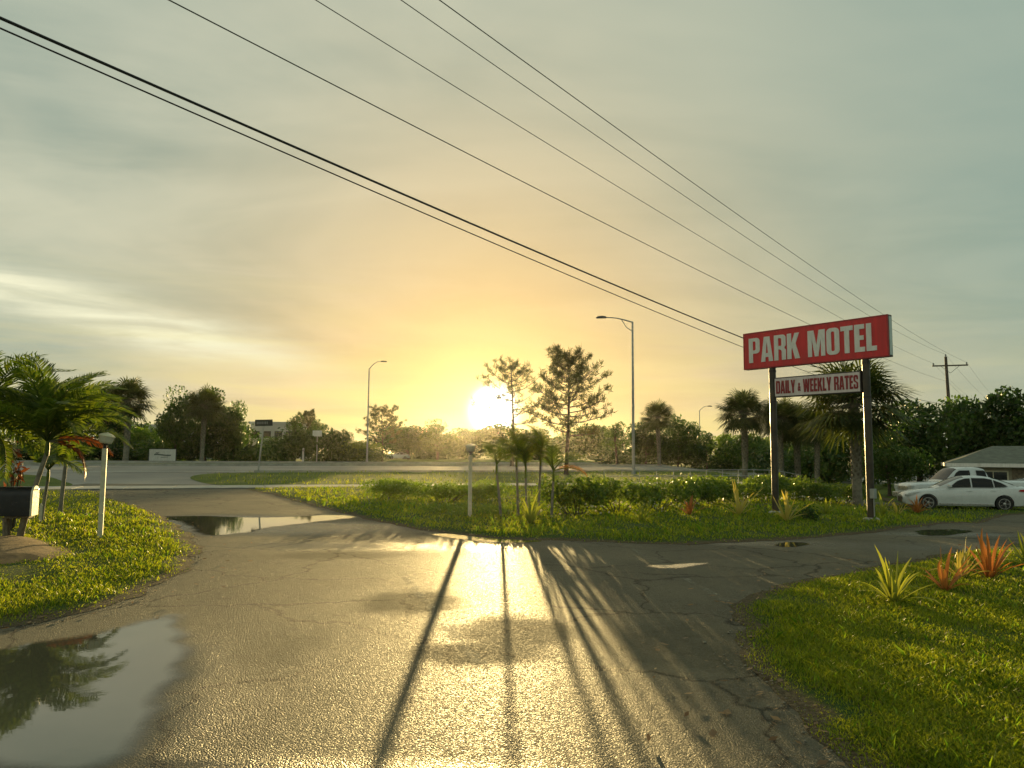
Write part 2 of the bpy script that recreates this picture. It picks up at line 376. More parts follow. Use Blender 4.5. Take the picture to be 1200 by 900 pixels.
def water_mat():
    m, t, out = newmat('puddle_water'); b = t.node('ShaderNodeBsdfPrincipled')
    p = t.node('ShaderNodeNewGeometry').outputs['Position']
    b.inputs['Base Color'].default_value = (.075, .075, .050, 1); b.inputs['Roughness'].default_value = .03
    b.inputs['IOR'].default_value = 1.6; b.inputs['Specular IOR Level'].default_value = .7
    bp = t.node('ShaderNodeBump'); bp.inputs['Strength'].default_value = .03; bp.inputs['Distance'].default_value = .01
    t.set(bp.inputs['Height'], t.noise(p, 7, 2)); t.l.new(bp.outputs[0], b.inputs['Normal'])
    at = t.node('ShaderNodeAttribute'); at.attribute_name = 'depth'
    f = t.mr(t.m('ADD', at.outputs['Fac'], t.m('MULTIPLY', t.m('SUBTRACT', t.noise(p, 2.2, 6, .6, .4), .5), .5)), .08, .62)
    tr = t.node('ShaderNodeBsdfTransparent'); mx = t.node('ShaderNodeMixShader'); t.set(mx.inputs[0], f)
    t.l.new(tr.outputs[0], mx.inputs[1]); t.l.new(b.outputs[0], mx.inputs[2]); t.l.new(mx.outputs[0], out.inputs[0]); return m
water = water_mat()

# ------------------------------------------------------------------ polygons on the ground
rng = np.random.default_rng(7)
def crom(pts, step=.25, closed=True):
    P = [np.array(p[:2], float) for p in pts]; n = len(P); out = []
    for i in range(n if closed else n - 1):
        p0, p1, p2, p3 = (P[(i-1) % n], P[i], P[(i+1) % n], P[(i+2) % n])
        k = max(1, int(np.linalg.norm(p2 - p1) / step)); k = min(k, 60)
        for j in range(k):
            u = j / k; 
            l1, l2 = np.linalg.norm(p2 - p0) + 1e-6, np.linalg.norm(p3 - p1) + 1e-6; L = np.linalg.norm(p2 - p1)
            m1 = (p2 - p0) / l1 * L; m2 = (p3 - p1) / l2 * L
            out.append((2*u**3-3*u*u+1)*p1 + (u**3-2*u*u+u)*m1 + (-2*u**3+3*u*u)*p2 + (u**3-u*u)*m2)
    return np.array(out)
def inside(poly, X, Y):
    c = np.zeros(len(X), bool); n = len(poly); j = n - 1
    for i in range(n):
        xi, yi = poly[i]; xj, yj = poly[j]
        k = ((yi > Y) != (yj > Y)) & (X < (xj - xi) * (Y - yi) / (yj - yi + 1e-12) + xi); c ^= k; j = i
    return c
def edge_dist(poly, X, Y):
    D = np.full(len(X), 1e9); n = len(poly); P = np.stack([X, Y], 1)
    for i in range(n):
        a, b = poly[i], poly[(i+1) % n]; ab = b - a; L = ab @ ab + 1e-12
        t = np.clip(((P - a) @ ab) / L, 0, 1); D = np.minimum(D, np.linalg.norm(P - a - t[:, None] * ab, axis=1))
    return D
def patch(name, poly, mat_, rise=.06, step=.45, lift=.004, kind='structure', attr=None, fade=.5, parent=None):
    x0, y0 = poly.min(0); x1, y1 = poly.max(0)
    gx, gy = np.meshgrid(np.arange(x0, x1, step), np.arange(y0, y1, step)); X, Y = gx.ravel(), gy.ravel()
    X = X + rng.uniform(-.2, .2, len(X)) * step; Y = Y + rng.uniform(-.2, .2, len(Y)) * step
    k = inside(poly, X, Y); X, Y = X[k], Y[k]
    if len(X):
        k = edge_dist(poly, X, Y) > step * .3; X, Y = X[k], Y[k]
    pts = [Vector(p) for p in poly] + [Vector((a, b)) for a, b in zip(X, Y)]
    n = len(poly)
    vs, es, fs, *_ = delaunay_2d_cdt(pts, [(i, (i+1) % n) for i in range(n)], [], 1, 1e-5)
    V = np.array([(v.x, v.y) for v in vs]); D = edge_dist(poly, V[:, 0], V[:, 1])
    Z = ter(V[:, 0], V[:, 1]) + lift + rise * ss(0, .6, D) + (rise > .02) * .02 * np.sin(V[:, 0]*1.7) * np.sin(V[:, 1]*1.3) * ss(0, 1, D)
    me = npmesh(name, np.column_stack([V, Z]), np.array([f for f in fs if len(f) == 3]), True)
    if attr:
        a = me.attributes.new(attr, 'FLOAT', 'POINT'); a.data.foreach_set('value', ss(0, fade, D).astype(np.float32))
    o = link(name, me, mat_, parent)
    if kind: o['kind'] = kind
    return o
def grid_sheet(name, xs, ys, mat_, lift=0.0):
    gx, gy = np.meshgrid(xs, ys); X, Y = gx.ravel(), gy.ravel(); nx = len(xs)
    Z = ter(X, Y) + lift
    i, j = np.meshgrid(np.arange(nx - 1), np.arange(len(ys) - 1)); a = (j * nx + i).ravel()
    me = npmesh(name, np.column_stack([X, Y, Z]), np.column_stack([a, a+1, a+nx+1, a+nx]), True)
    o = link(name, me, mat_); o['kind'] = 'structure'; return o, X, Y
def strip(name, s0, s1, t0, t1, mat_, lift, ds=2.0, nt=6, parent=None):
    S = np.linspace(s0, s1, max(2, int((s1 - s0) / ds) + 1)); Tt = np.linspace(t0, t1, nt)
    gs, gt = np.meshgrid(S, Tt); X = gs * RDX - gt * RDY; Y = gs * RDY + gt * RDX
    Z = ter(X, Y) + lift; n = len(S)
    i, j = np.meshgrid(np.arange(n - 1), np.arange(nt - 1)); a = (j * n + i).ravel()
    me = npmesh(name, np.column_stack([X.ravel(), Y.ravel(), Z.ravel()]), np.column_stack([a, a+1, a+n+1, a+n]), True)
    o = link(name, me, mat_, parent)
    if parent is None: o['kind'] = 'structure'
    return o

# the ground sheet out to the horizon
def spread(a, b, n):
    u = np.linspace(-1, 1, n); return a + (b - a) * (.5 + .5 * np.sign(u) * np.abs(u) ** 3)
gx = np.unique(np.concatenate([np.linspace(-1600, -160, 14), np.linspace(-160, 160, 161), np.linspace(160, 1600, 14)]))
gy = np.unique(np.concatenate([np.linspace(-60, -20, 6), np.linspace(-20, 140, 110), np.linspace(140, 1600, 20)]))
grid_sheet('ground', gx, gy, verge, -.06)

# the wet asphalt of the motel driveway and car park
xs = np.unique(np.round(np.concatenate([np.arange(-22, -9, .6), np.arange(-9, 11, .16), np.arange(11, 40, .6)]), 3))
ys = np.unique(np.round(np.concatenate([np.arange(-8, 2.5, .6), np.arange(2.5, 21, .16), np.arange(21, 40.6, .6)]), 3))
drive, DX, DY = grid_sheet('driveway', xs, ys, asphalt, 0.0)
wet = np.zeros(len(DX))
def wet_spot(u, v, rx, ry, amt=1.0, rot=0):
    global wet
    g = G(u, v); c, s_ = math.cos(rot), math.sin(rot)
    a = ((DX - g.x) * c + (DY - g.y) * s_) / rx; b = (-(DX - g.x) * s_ + (DY - g.y) * c) / ry
    wet = np.maximum(wet, amt * (1 - ss(.2, 1.3, np.sqrt(a*a + b*b))))
for q in ((100, 800, 1.2, 1.8, .7), (10, 860, 1.6, 1.5, .75), (330, 618, 4.2, 2.4, .8), (250, 612, 3.0, 3.0, .9), (430, 640, 3.5, 1.1, .5),
          (120, 897, 3, .25, .6), (330, 899, 1.0, .2, .5), (920, 637, 2.4, .7, .7), (1100, 626, 2.4, .7, .7), (1020, 640, 3.0, 1.2, .5), (200, 570, 9, 5, .35)):
    wet_spot(*q)
a = drive.data.attributes.new('wet', 'FLOAT', 'POINT'); a.data.foreach_set('value', wet.astype(np.float32))
wet = np.zeros(len(DX))
for q in ((600, 740, .75, .9, .9), (480, 705, .8, 1.0, .8), (560, 765, .8, .5, .85), (400, 650, 1.6, .9, .6), (840, 760, 1.4, 1.5, .6), (330, 760, .7, 1.1, .4)): wet_spot(*q)
a = drive.data.attributes.new('dry', 'FLOAT', 'POINT'); a.data.foreach_set('value', wet.astype(np.float32))

# lawns
def gp(l): return [tuple(G(u, v)[:2]) for u, v in l]
def wob(poly, amp=.05, f=2.2):
    n = len(poly); d_ = np.cumsum(np.linalg.norm(np.diff(poly, axis=0, append=poly[:1]), axis=1))
    k = np.roll(poly, -1, 0) - np.roll(poly, 1, 0); k = k / (np.linalg.norm(k, axis=1, keepdims=True) + 1e-9)
    w_ = amp * (np.sin(d_ * f) + .6 * np.sin(d_ * f * 2.7 + 1) + .5 * np.sin(d_ * f * 6.1 + 2) + .5 * rng.uniform(-1, 1, n))
    return poly + np.column_stack([-k[:, 1], k[:, 0]]) * w_[:, None]
SW0, SW1 = 38.0, 41.0
def s_at(u, t):                      # the s of the point on line t in column u
    lo, hi = -80, 80
    for i in range(40):
        m = (lo + hi) / 2; x, y = st(m, t)
        if 600 + x / y * FOC < u: lo = m
        else: hi = m
    return lo
sL, sR = s_at(88, SW0), s_at(310, SW0)
left_poly = wob(crom(gp([(0, 738), (50, 731), (100, 717), (160, 698), (205, 676), (230, 656), (234, 643), (222, 627), (195, 608), (165, 595), (130, 585)]) + [st(sL, SW0 - .1), st(sL - 12, SW0 - .1), st(sL - 40, SW0 - .1), (-30, 12), (-15, 6.2), (-8, 6.7)]), .055, 2.6)
right_poly = wob(crom(gp([(1012, 905), (960, 862), (925, 836), (893, 800), (870, 760), (860, 728), (866, 706), (888, 693), (935, 682), (1000, 669), (1080, 654), (1200, 634), (1330, 617)]) + [(22, 12), (24, -2), (12, -6), (4, -2), (2.4, 2)]), .055, 2.9)
mid_near = gp([(318, 579), (345, 587), (400, 601), (450, 613), (520, 625), (580, 631), (660, 634), (800, 638), (880, 635), (960, 630), (1040, 622), (1120, 613), (1175, 605), (1230, 600)])
mid_poly = wob(crom(mid_near + gp([(1215, 597), (1150, 594), (1060, 588), (1035, 583)]) + [(16.5, 34), (17, 41), st(s_at(930, SW0), SW0 - .1), st((sR + s_at(930, SW0)) / 2, SW0 - .1), st(sR, SW0 - .1)]), .04)
patch('lawn', left_poly, soil, .05, .5, attr='depth', fade=.42)
patch('lawn', right_poly, soil, .05, .4, attr='depth', fade=.42)
patch('lawn', mid_poly, soil, .05, .5, attr='depth', fade=.42)
verge_l = crom([st(s_at(240, SW1 + 3), SW1 + 4.5), st(s_at(300, SW1), SW1 + .1), st(s_at(600, SW1), SW1 + .1), st(s_at(980, SW1), SW1 + .1), st(s_at(980, 55), 55.6), st(s_at(600, 55), 55.8), st(s_at(330, 55), 55.8), st(s_at(240, 54), 54)], 1.0)
patch('grass_verge', verge_l, verge, .05, 1.2)
verge_r = crom([st(s_at(-60, SW1), SW1 + .1), st(s_at(70, SW1), SW1 + .1), st(s_at(78, 50), 49), st(s_at(40, 55), 54), st(s_at(-60, 55), 55)], 1.0)
patch('grass_verge', verge_r, verge, .05, 1.2)
# asphalt apron between the driveway and the highway
strip('driveway_apron', s_at(-40, 45), s_at(420, 45), 35.0, 56.4, road_m, -.012, 1.5, 20)
# footpath with its slabs
walk = strip('sidewalk', sL - 14, s_at(985, SW0), SW0 + .02, SW1 - .02, concrete, .022, 1.5, 4)
slab_me = None
s_ = sL - 14 + .05
slab = MB(); slab.box((-.98, -1.42, 0), (.98, 1.42, .034)); slab_me = slab.mesh('slab', bevel=.008); slab_me.materials.append(concrete)
while s_ + 2 < s_at(985, SW0):
    x, y = st(s_ + 1, (SW0 + SW1) / 2); x1, y1 = st(s_ + 2, (SW0+SW1)/2); x0, y0 = st(s_, (SW0+SW1)/2)
    o = link('slab', slab_me, None, walk); o.location = (x, y, float(ter(x, y)) + .018 + random.Random(int(s_*10)).uniform(-.004, .006))
    o.rotation_euler = (0, -math.atan2(float(ter(x1, y1) - ter(x0, y0)), 2), RA); s_ += 2.0
# highway: two carriageways, a grass median with kerbs, painted lines
strip('highway', -170, 190, 56, 90, road_m, .0, 4, 18)
strip('median', -170, 190, 70.2, 75.8, verge, .12, 4, 3)
paint = mat('road_paint', (.62, .60, .52), .6, var=.2, vscale=2)
for t_ in (56.6, 69.4, 76.6, 89.4): strip('lane_line', -170, 190, t_, t_ + .16, paint, .006, 4, 2)
dash = None
for t_ in (60.3, 64.8, 80.3, 84.8):
    for k in range(-9, 11):
        strip('lane_dash', k * 12, k * 12 + 3, t_, t_ + .15, paint, .006, 3, 2)
def kerb(name, s0, s1, t0, wd, h, m=concrete, ds=4.0):
    mb = MB(); n = int((s1 - s0) / ds)
    for i in range(n):
        a0, a1 = s0 + i * ds, s0 + (i + 1) * ds - .02
        vs = []
        for (s2, t2) in ((a0, t0), (a1, t0), (a1, t0 + wd), (a0, t0 + wd)):
            x, y = st(s2, t2); vs.append((x, y, float(ter(x, y)) - .05))
        vs += [(x, y, z + .05 + h) for x, y, z in vs]
        mb.add(vs, [(0,3,2,1),(4,5,6,7),(0,1,5,4),(1,2,6,5),(2,3,7,6),(3,0,4,7)])
    o = mb.build(name, m); o['kind'] = 'structure'; return o
kerb('kerb', -170, 190, 70.0, .2, .17); kerb('kerb', -170, 190, 75.8, .2, .17)
kerb('kerb', -170, 190, 90.0, .25, .2); kerb('kerb', s_at(300, 56), 150, 55.75, .22, .15)

# puddles
def puddle(pts, fade, step=.12, px=True):
    poly = wob(crom(gp(pts) if px else pts, .12), .03, 3)
    return patch('puddle', poly, water, 0, step, .004, attr='depth', fade=fade)
puddle([(-60, 770), (10, 752), (80, 742), (150, 725), (190, 712), (235, 722), (248, 760), (240, 800), (225, 840), (200, 880), (150, 915), (40, 930), (-80, 905)], .6)
puddle([(180, 606), (240, 604), (300, 606), (400, 603), (425, 606), (370, 613), (330, 618), (300, 624), (250, 629), (226, 626), (205, 613)], .55, .2)
puddle([(1070, 623), (1100, 620), (1135, 621), (1130, 626), (1090, 628)], .2)
puddle([(905, 638), (930, 635), (955, 637), (940, 641), (915, 641)], .2)
puddle([(500, 626), (540, 625.5), (600, 631), (640, 634), (610, 637), (550, 634)], .25)
puddle([(755, 663), (790, 661), (835, 659), (820, 664), (775, 667)], .25)

# a worn paint stripe on the driveway
def worn_mat():
    m, t, out = newmat('worn_paint'); b = t.node('ShaderNodeBsdfPrincipled'); p = t.node('ShaderNodeNewGeometry').outputs['Position']
    b.inputs['Base Color'].default_value = (.36, .33, .25, 1); b.inputs['Roughness'].default_value = .8; b.inputs['Specular IOR Level'].default_value = .1
    f = t.m('MULTIPLY', t.mr(t.noise(p, 5, 6, .7), .44, .66), t.mr(t.voro(p, 72.0), .3, .75, .75, .2))
    tr = t.node('ShaderNodeBsdfTransparent'); mx = t.node('ShaderNodeMixShader'); t.set(mx.inputs[0], f)
    t.l.new(tr.outputs[0], mx.inputs[1]); t.l.new(b.outputs[0], mx.inputs[2]); t.l.new(mx.outputs[0], out.inputs[0]); return m
worn = worn_mat()
for (u0, v0), (u1, v1), w_ in (((470, 672), (575, 792), .11), ((445, 632), (540, 640), .18), ((735, 640), (905, 735), .10)):
    a_, b_ = G(u0, v0), G(u1, v1); n_ = Vector((-(b_ - a_).y, (b_ - a_).x)).normalized() * w_ / 2
    patch('worn_paint_stripe', np.array([(a_.x - n_.x, a_.y - n_.y), (b_.x - n_.x, b_.y - n_.y), (b_.x + n_.x, b_.y + n_.y), (a_.x + n_.x, a_.y + n_.y)]), worn, 0, .3, .005)

# ------------------------------------------------------------------ grass blades on the lawns
def blades(name, poly, n, hgt, wid, mat_, dmax, dmin=0, ebias=0.0, parent=None, near=.0, lean=.95):
    x0, y0 = poly.min(0); x1, y1 = poly.max(0)
    # draw more blades close to the camera: sample distance from 1/d
    m = int(n * 6); th = rng.uniform(-.72, .72, m); r = 1.0 / rng.uniform(1 / dmax, 1 / max(dmin, 3.2), m)
    X = r * np.sin(th); Y = r * np.cos(th)
    k = (X > x0) & (X < x1) & (Y > y0) & (Y < y1); X, Y = X[k], Y[k]
    k = inside(poly, X, Y); X, Y = X[k][:n], Y[k][:n]
    D = edge_dist(poly, X, Y)
    # keep the edge ragged and thin bare spots
    patchy = np.sin(X*1.9 + np.sin(Y*1.3)*1.5) * np.sin(Y*1.6 + np.cos(X*1.1)) + .5*np.sin(X*5.1 + Y*3.7)
    keep = rng.uniform(0, 1, len(X)) < np.clip(.05 + (D / .5) ** 1.2, 0, 1) * np.clip(1.15 + .5 * patchy, .25, 1)
    X, Y, D, patchy = X[keep], Y[keep], D[keep], patchy[keep]; n = len(X)
    Z = ter(X, Y) + .045 * ss(0, .6, D)
    sc_ = 1 + .0 * X; dist = np.hypot(X, Y); fat = np.clip(dist / 7.0, 1, 4)
    hh = hgt * (.45 + .55 * ss(0, .5, D)) * rng.uniform(.5, 1.35, n) * (1 + .3 * patchy) * np.clip(dist / 14, 1, 1.6); ww = wid * fat * rng.uniform(.7, 1.3, n)
    az = rng.uniform(0, 2*np.pi, n); la = rng.uniform(0, 2*np.pi, n); ln = rng.uniform(.1, 1, n) * lean
    px, py = np.cos(az) * ww / 2, np.sin(az) * ww / 2
    lx, ly = np.cos(la) * ln * hh, np.sin(la) * ln * hh
    b = np.column_stack([X, Y, Z]); w3 = np.column_stack([px, py, 0*px])
    mid = b + np.column_stack([lx*.35, ly*.35, hh*.62]); tip = b + np.column_stack([lx*1.1, ly*1.1, hh*.95])
    V = np.stack([b - w3, b + w3, mid + w3*.8, tip, mid - w3*.8], 1)
    me = npmesh(name, V.reshape(-1, 3), np.arange(n*5).reshape(n, 5))
    o = link(name, me, mat_, parent); return o
tag(blades('lawn_grass', right_poly, 150000, .052, .0068, grass_blade, 16), 'short coarse green grass on the near right lawn', 'grass', kind='stuff')
tag(blades('lawn_grass', left_poly, 95000, .052, .0085, grass_blade, 36), 'short yellow green grass on the left lawn by the mailbox', 'grass', kind='stuff')
tag(blades('lawn_grass', mid_poly, 90000, .055, .010, grass_blade, 45), 'short green grass on the strip below the motel sign', 'grass', kind='stuff')
tag(blades('dry_grass', right_poly, 16000, .04, .005, grass_dry, 14, lean=1.6), 'dry straw coloured blades among the near right lawn', 'grass', kind='stuff')
tag(blades('dry_grass', left_poly, 11000, .04, .006, grass_dry, 24, lean=1.6), 'dry straw coloured blades among the left lawn', 'grass', kind='stuff')
tag(blades('verge_grass', verge_l, 26000, .10, .012, grass_blade, 75), 'grass on the verge between footpath and highway', 'grass', kind='stuff')

def edge_scatter(poly, n, spread_, dmax):
    seg = np.roll(poly, -1, 0) - poly; i = rng.integers(0, len(poly), n * 6); p = poly[i] + seg[i] * rng.uniform(0, 1, (n * 6, 1)) + rng.normal(size=(n * 6, 2)) * spread_
    d_ = np.hypot(p[:, 0], p[:, 1]); k = (p[:, 1] > 3) & (d_ < dmax) & (rng.uniform(0, 1, len(d_)) < np.clip(7 / d_, 0, 1)); return p[k][:n]
def gravel(label, poly, n, spread_=.10, dmax=22):
    P = edge_scatter(poly, n, spread_, dmax); n = len(P); base = np.array([(1,0,0),(0,1,0),(-1,0,0),(0,-1,0),(0,0,.7),(0,0,-.5)], float)
    sz = rng.gamma(1.6, .0024, n)[:, None, None] + .002; V = base[None] * sz * rng.uniform(.6, 1.4, (n, 6, 1)); a_ = rng.uniform(0, 6.28, n)
    V = np.stack([V[..., 0]*np.cos(a_)[:, None] - V[..., 1]*np.sin(a_)[:, None], V[..., 0]*np.sin(a_)[:, None] + V[..., 1]*np.cos(a_)[:, None], V[..., 2]], -1)
    V += np.column_stack([P, ter(P[:, 0], P[:, 1]) + .008])[:, None, :]
    F = np.array([(0,1,4),(1,2,4),(2,3,4),(3,0,4),(1,0,5),(2,1,5),(3,2,5),(0,3,5)]); F = (F[None] + (np.arange(n) * 6)[:, None, None]).reshape(-1, 3)
    return tag(link('gravel', npmesh('gravel', V.reshape(-1, 3), F), stone_m), label, 'gravel', kind='stuff')
stone_m = mat('gravel_stone', (.20, .175, .13), .8, var=.45, vscale=25)
gravel('loose gravel and crumbs along the edge of the right lawn', right_poly, 2200, .10); gravel('loose gravel and crumbs along the edge of the left lawn', left_poly, 1500, .11); gravel('loose gravel along the edge of the middle grass strip', mid_poly, 1200, .13, 30)
litter_m = leaf('leaf_litter', ((.13, .07, .025), (.30, .18, .07)), .3, tcol=(1.5, 1.3, .8))
def litter(label, pts):
    n = len(pts); c_ = np.column_stack([pts, ter(pts[:, 0], pts[:, 1]) + .016 + rng.uniform(0, .02, n)]); a_ = rng.uniform(0, 6.28, n); l_ = rng.uniform(.02, .055, n)
    u_ = np.column_stack([np.cos(a_), np.sin(a_), rng.uniform(-.25, .25, n)]) * l_[:, None]; v_ = np.column_stack([-np.sin(a_), np.cos(a_), rng.uniform(-.4, .4, n)]) * (l_ * rng.uniform(.25, .5, n))[:, None]
    return tag(link('leaf_litter', quads('leaf_litter', np.stack([c_ - u_, c_ + v_, c_ + u_, c_ - v_], 1)), litter_m), label, 'leaves', kind='stuff')
litter('scattered dead leaves along the lawn edges', np.concatenate([edge_scatter(right_poly, 260, .35, 18), edge_scatter(left_poly, 260, .4, 20), edge_scatter(mid_poly, 200, .5, 26)]))
tag(blades('weeds', right_poly, 1100, .085, .010, weed_m, 15, lean=.9), 'taller broad bladed weeds in the near right lawn', 'weeds', kind='stuff')
tag(blades('weeds', left_poly, 800, .085, .012, weed_m, 24, lean=.9), 'taller broad bladed weeds in the left lawn', 'weeds', kind='stuff')
tag(blades('weeds', mid_poly, 2500, .10, .012, weed_m, 36, lean=.9), 'taller weeds in the middle grass strip', 'weeds', kind='stuff')

# ------------------------------------------------------------------ plants and trees
def vrot(rs, n):
    v = rs.normal(size=(n, 3)); return v / np.linalg.norm(v, axis=1, keepdims=True)
def leaf_quads(Cn, rs, size, asp=.5, up=.0):
    n = len(Cn); u = vrot(rs, n); u[:, 2] += up; u /= np.linalg.norm(u, axis=1, keepdims=True)
    q = vrot(rs, n); v = np.cross(u, q); v /= np.linalg.norm(v, axis=1, keepdims=True) + 1e-9
    L = (size * rs.uniform(.6, 1.35, n))[:, None]; u = u * L * .5; v = v * L * asp * .5
    return np.stack([Cn - u, Cn + v - u*.1, Cn + u, Cn - v - u*.1], 1)
def clump_points(rs, centers, radii, per, shell=.55):
    out = []
    for c, r in zip(centers, radii):
        d_ = vrot(rs, per); k = (shell + (1 - shell) * rs.uniform(0, 1, per) ** .6)[:, None]
        out.append(c + d_ * k * r * np.array([1, 1, .75]))
    return np.concatenate(out)
def limb_tree(rs, h, trunk_r, ends, fork, lean=(0, 0)):
    mb = MB(); top = Vector((lean[0], lean[1], h * .8)); base = Vector((0, 0, -.1))
    def at(k): return base.lerp(top, k) + Vector((math.sin(k*5) * trunk_r * .5, math.cos(k*4) * trunk_r * .5, 0))
    mb.tube([at(k) for k in (0, .05, .15, .3, .5, .7, .9, 1)], [trunk_r*q for q in (1.5, 1.15, 1, .9, .72, .5, .28, .12)], 8)
    for e in ends:
        e = Vector(e); k = max(fork, min(.88, (e.z / (h * .8)) * rs.uniform(.55, .8))); p = at(k)
        m_ = p.lerp(e, .5) + Vector((0, 0, -.06 * (e - p).length + .02)) + Vector(rs.normal(size=3) * .05 * (e - p).length)
        r0 = trunk_r * (.5 - .3 * k)
        mb.tube([p, p.lerp(m_, .5) , m_, e], [r0, r0 * .8, r0 * .55, r0 * .15], 6)
    return mb
def broadleaf(seed, h, wdt, trunk_h=.25, nc=22, per=230, lsz=.34, mat_=leaf_dark, open_=.0, flat=1.0):
    """returns (trunk mesh, crown mesh): clumps of leaves at the ends of limbs"""
    rs = np.random.default_rng(seed); cz = h * (trunk_h + (1 - trunk_h) * .5); rz = h * (1 - trunk_h) * .5
    c = []; r = []
    while len(c) < nc:
        d_ = vrot(rs, 1)[0]; k = rs.uniform(.35, .9); p = np.array([d_[0]*wdt*.5*k, d_[1]*wdt*.5*k, cz + d_[2]*rz*k*flat])
        if p[2] < h * trunk_h * .9: continue
        c.append(p); r.append(rs.uniform(.16, .30) * wdt * (1 - open_ * .35))
    c.append(np.array([0, 0, h * .86])); r.append(.17 * wdt)
    P = clump_points(rs, c, r, per); P = P[(P[:, 2] > h * .05)]
    cr = quads('crown', leaf_quads(P, rs, lsz)); cr.materials.append(mat_)
    tr = limb_tree(rs, h, h * .018 + .05, [tuple(q) for q in c[:14]], .25).mesh('trunk', True); tr.materials.append(bark)
    return tr, cr
def place_tree(name, meshes, base, label, cat='tree', group=None, rz=0.0, s=1.0, sz=None, names=('trunk', 'crown')):
    e = empty(name, (base[0], base[1], base[2] - .03), rz, label, cat, group); e.scale = (s, s, sz or s)
    for nm, me in zip(names, meshes): link(nm, me, None, e)
    return e
def pine(seed, h, wdt, bare=.35, nl=34, tuft=70):
    rs = np.random.default_rng(seed); mb = MB(); tz = h * .985
    def at(z): return Vector((math.sin(z*.5 + seed) * .10, math.cos(z*.4) * .08, z))
    zs = [0, .3, 1] + [h * q for q in (.2, .35, .5, .65, .8, .92, .985)]
    mb.tube([at(z) for z in zs], [h*.019 * max(.10, 1 - (z / h) * .93) * (1.25 if z < .2 else 1) for z in zs], 8)
    tips = []; golden = 2.39996
    for i in range(nl):
        k = i / (nl - 1); z = h * (bare + (1 - bare) * k ** .85 * .97)
        f = (z / h - bare) / (1 - bare)
        ln = wdt * .5 * (1.0 - .78 * f ** 1.4) * (.65 + .5 * min(1, f * 5)) * rs.uniform(.65, 1.1)
        az = i * golden + rs.uniform(-.4, .4); d_ = Vector((math.cos(az), math.sin(az), 0)); p = at(z); rise = rs.uniform(.05, .45) + .5 * f
        pts = [p + d_ * ln * q + Vector((0, 0, ln * rise * q * q)) for q in (0, .35, .7, 1)]
        r0 = h * .0055 * (1.1 - .6 * f); mb.tube(pts, [r0, r0 * .8, r0 * .5, r0 * .2], 5)
        tips.append(pts[-1])
        for j in range(rs.integers(8, 14)):
            q = rs.uniform(.32, .98); b = p + d_ * ln * q + Vector((0, 0, ln * rise * q * q))
            sd_ = d_.cross(Vector((0, 0, 1))) * rs.choice((-1, 1)); e = b + (sd_ * rs.uniform(.3, 1) + d_ * .5 + Vector((0, 0, rs.uniform(.1, .7)))) * ln * .26
            mb.tube([b, b.lerp(e, .5) + Vector((0, 0, .03)), e], [r0 * .4, r0 * .3, r0 * .15], 4); tips.append(e)
    for j in range(6): tips.append(at(h * .985) + Vector(rs.normal(size=3) * .12 * wdt * .4))
    Q = []
    for t_ in tips:
        d_ = vrot(rs, tuft); d_ = d_ * .8 + rs.normal(size=3) * .35; d_[:, 2] += .45; d_ /= np.linalg.norm(d_, axis=1, keepdims=True)
        L = (h * .040) * rs.uniform(.5, 1.2, tuft)[:, None]; b = np.array(t_) + rs.normal(size=(tuft, 3)) * h * .009
        sd_ = np.cross(d_, vrot(rs, tuft)); sd_ /= np.linalg.norm(sd_, axis=1, keepdims=True); sd_ *= .022
        Q.append(np.stack([b - sd_, b + sd_, b + d_*L + sd_*.4, b + d_*L - sd_*.4], 1))
    tr = mb.mesh('trunk', True); tr.materials.append(bark)
    cr = quads('crown', np.concatenate(Q)); cr.materials.append(leaf_pine); return tr, cr
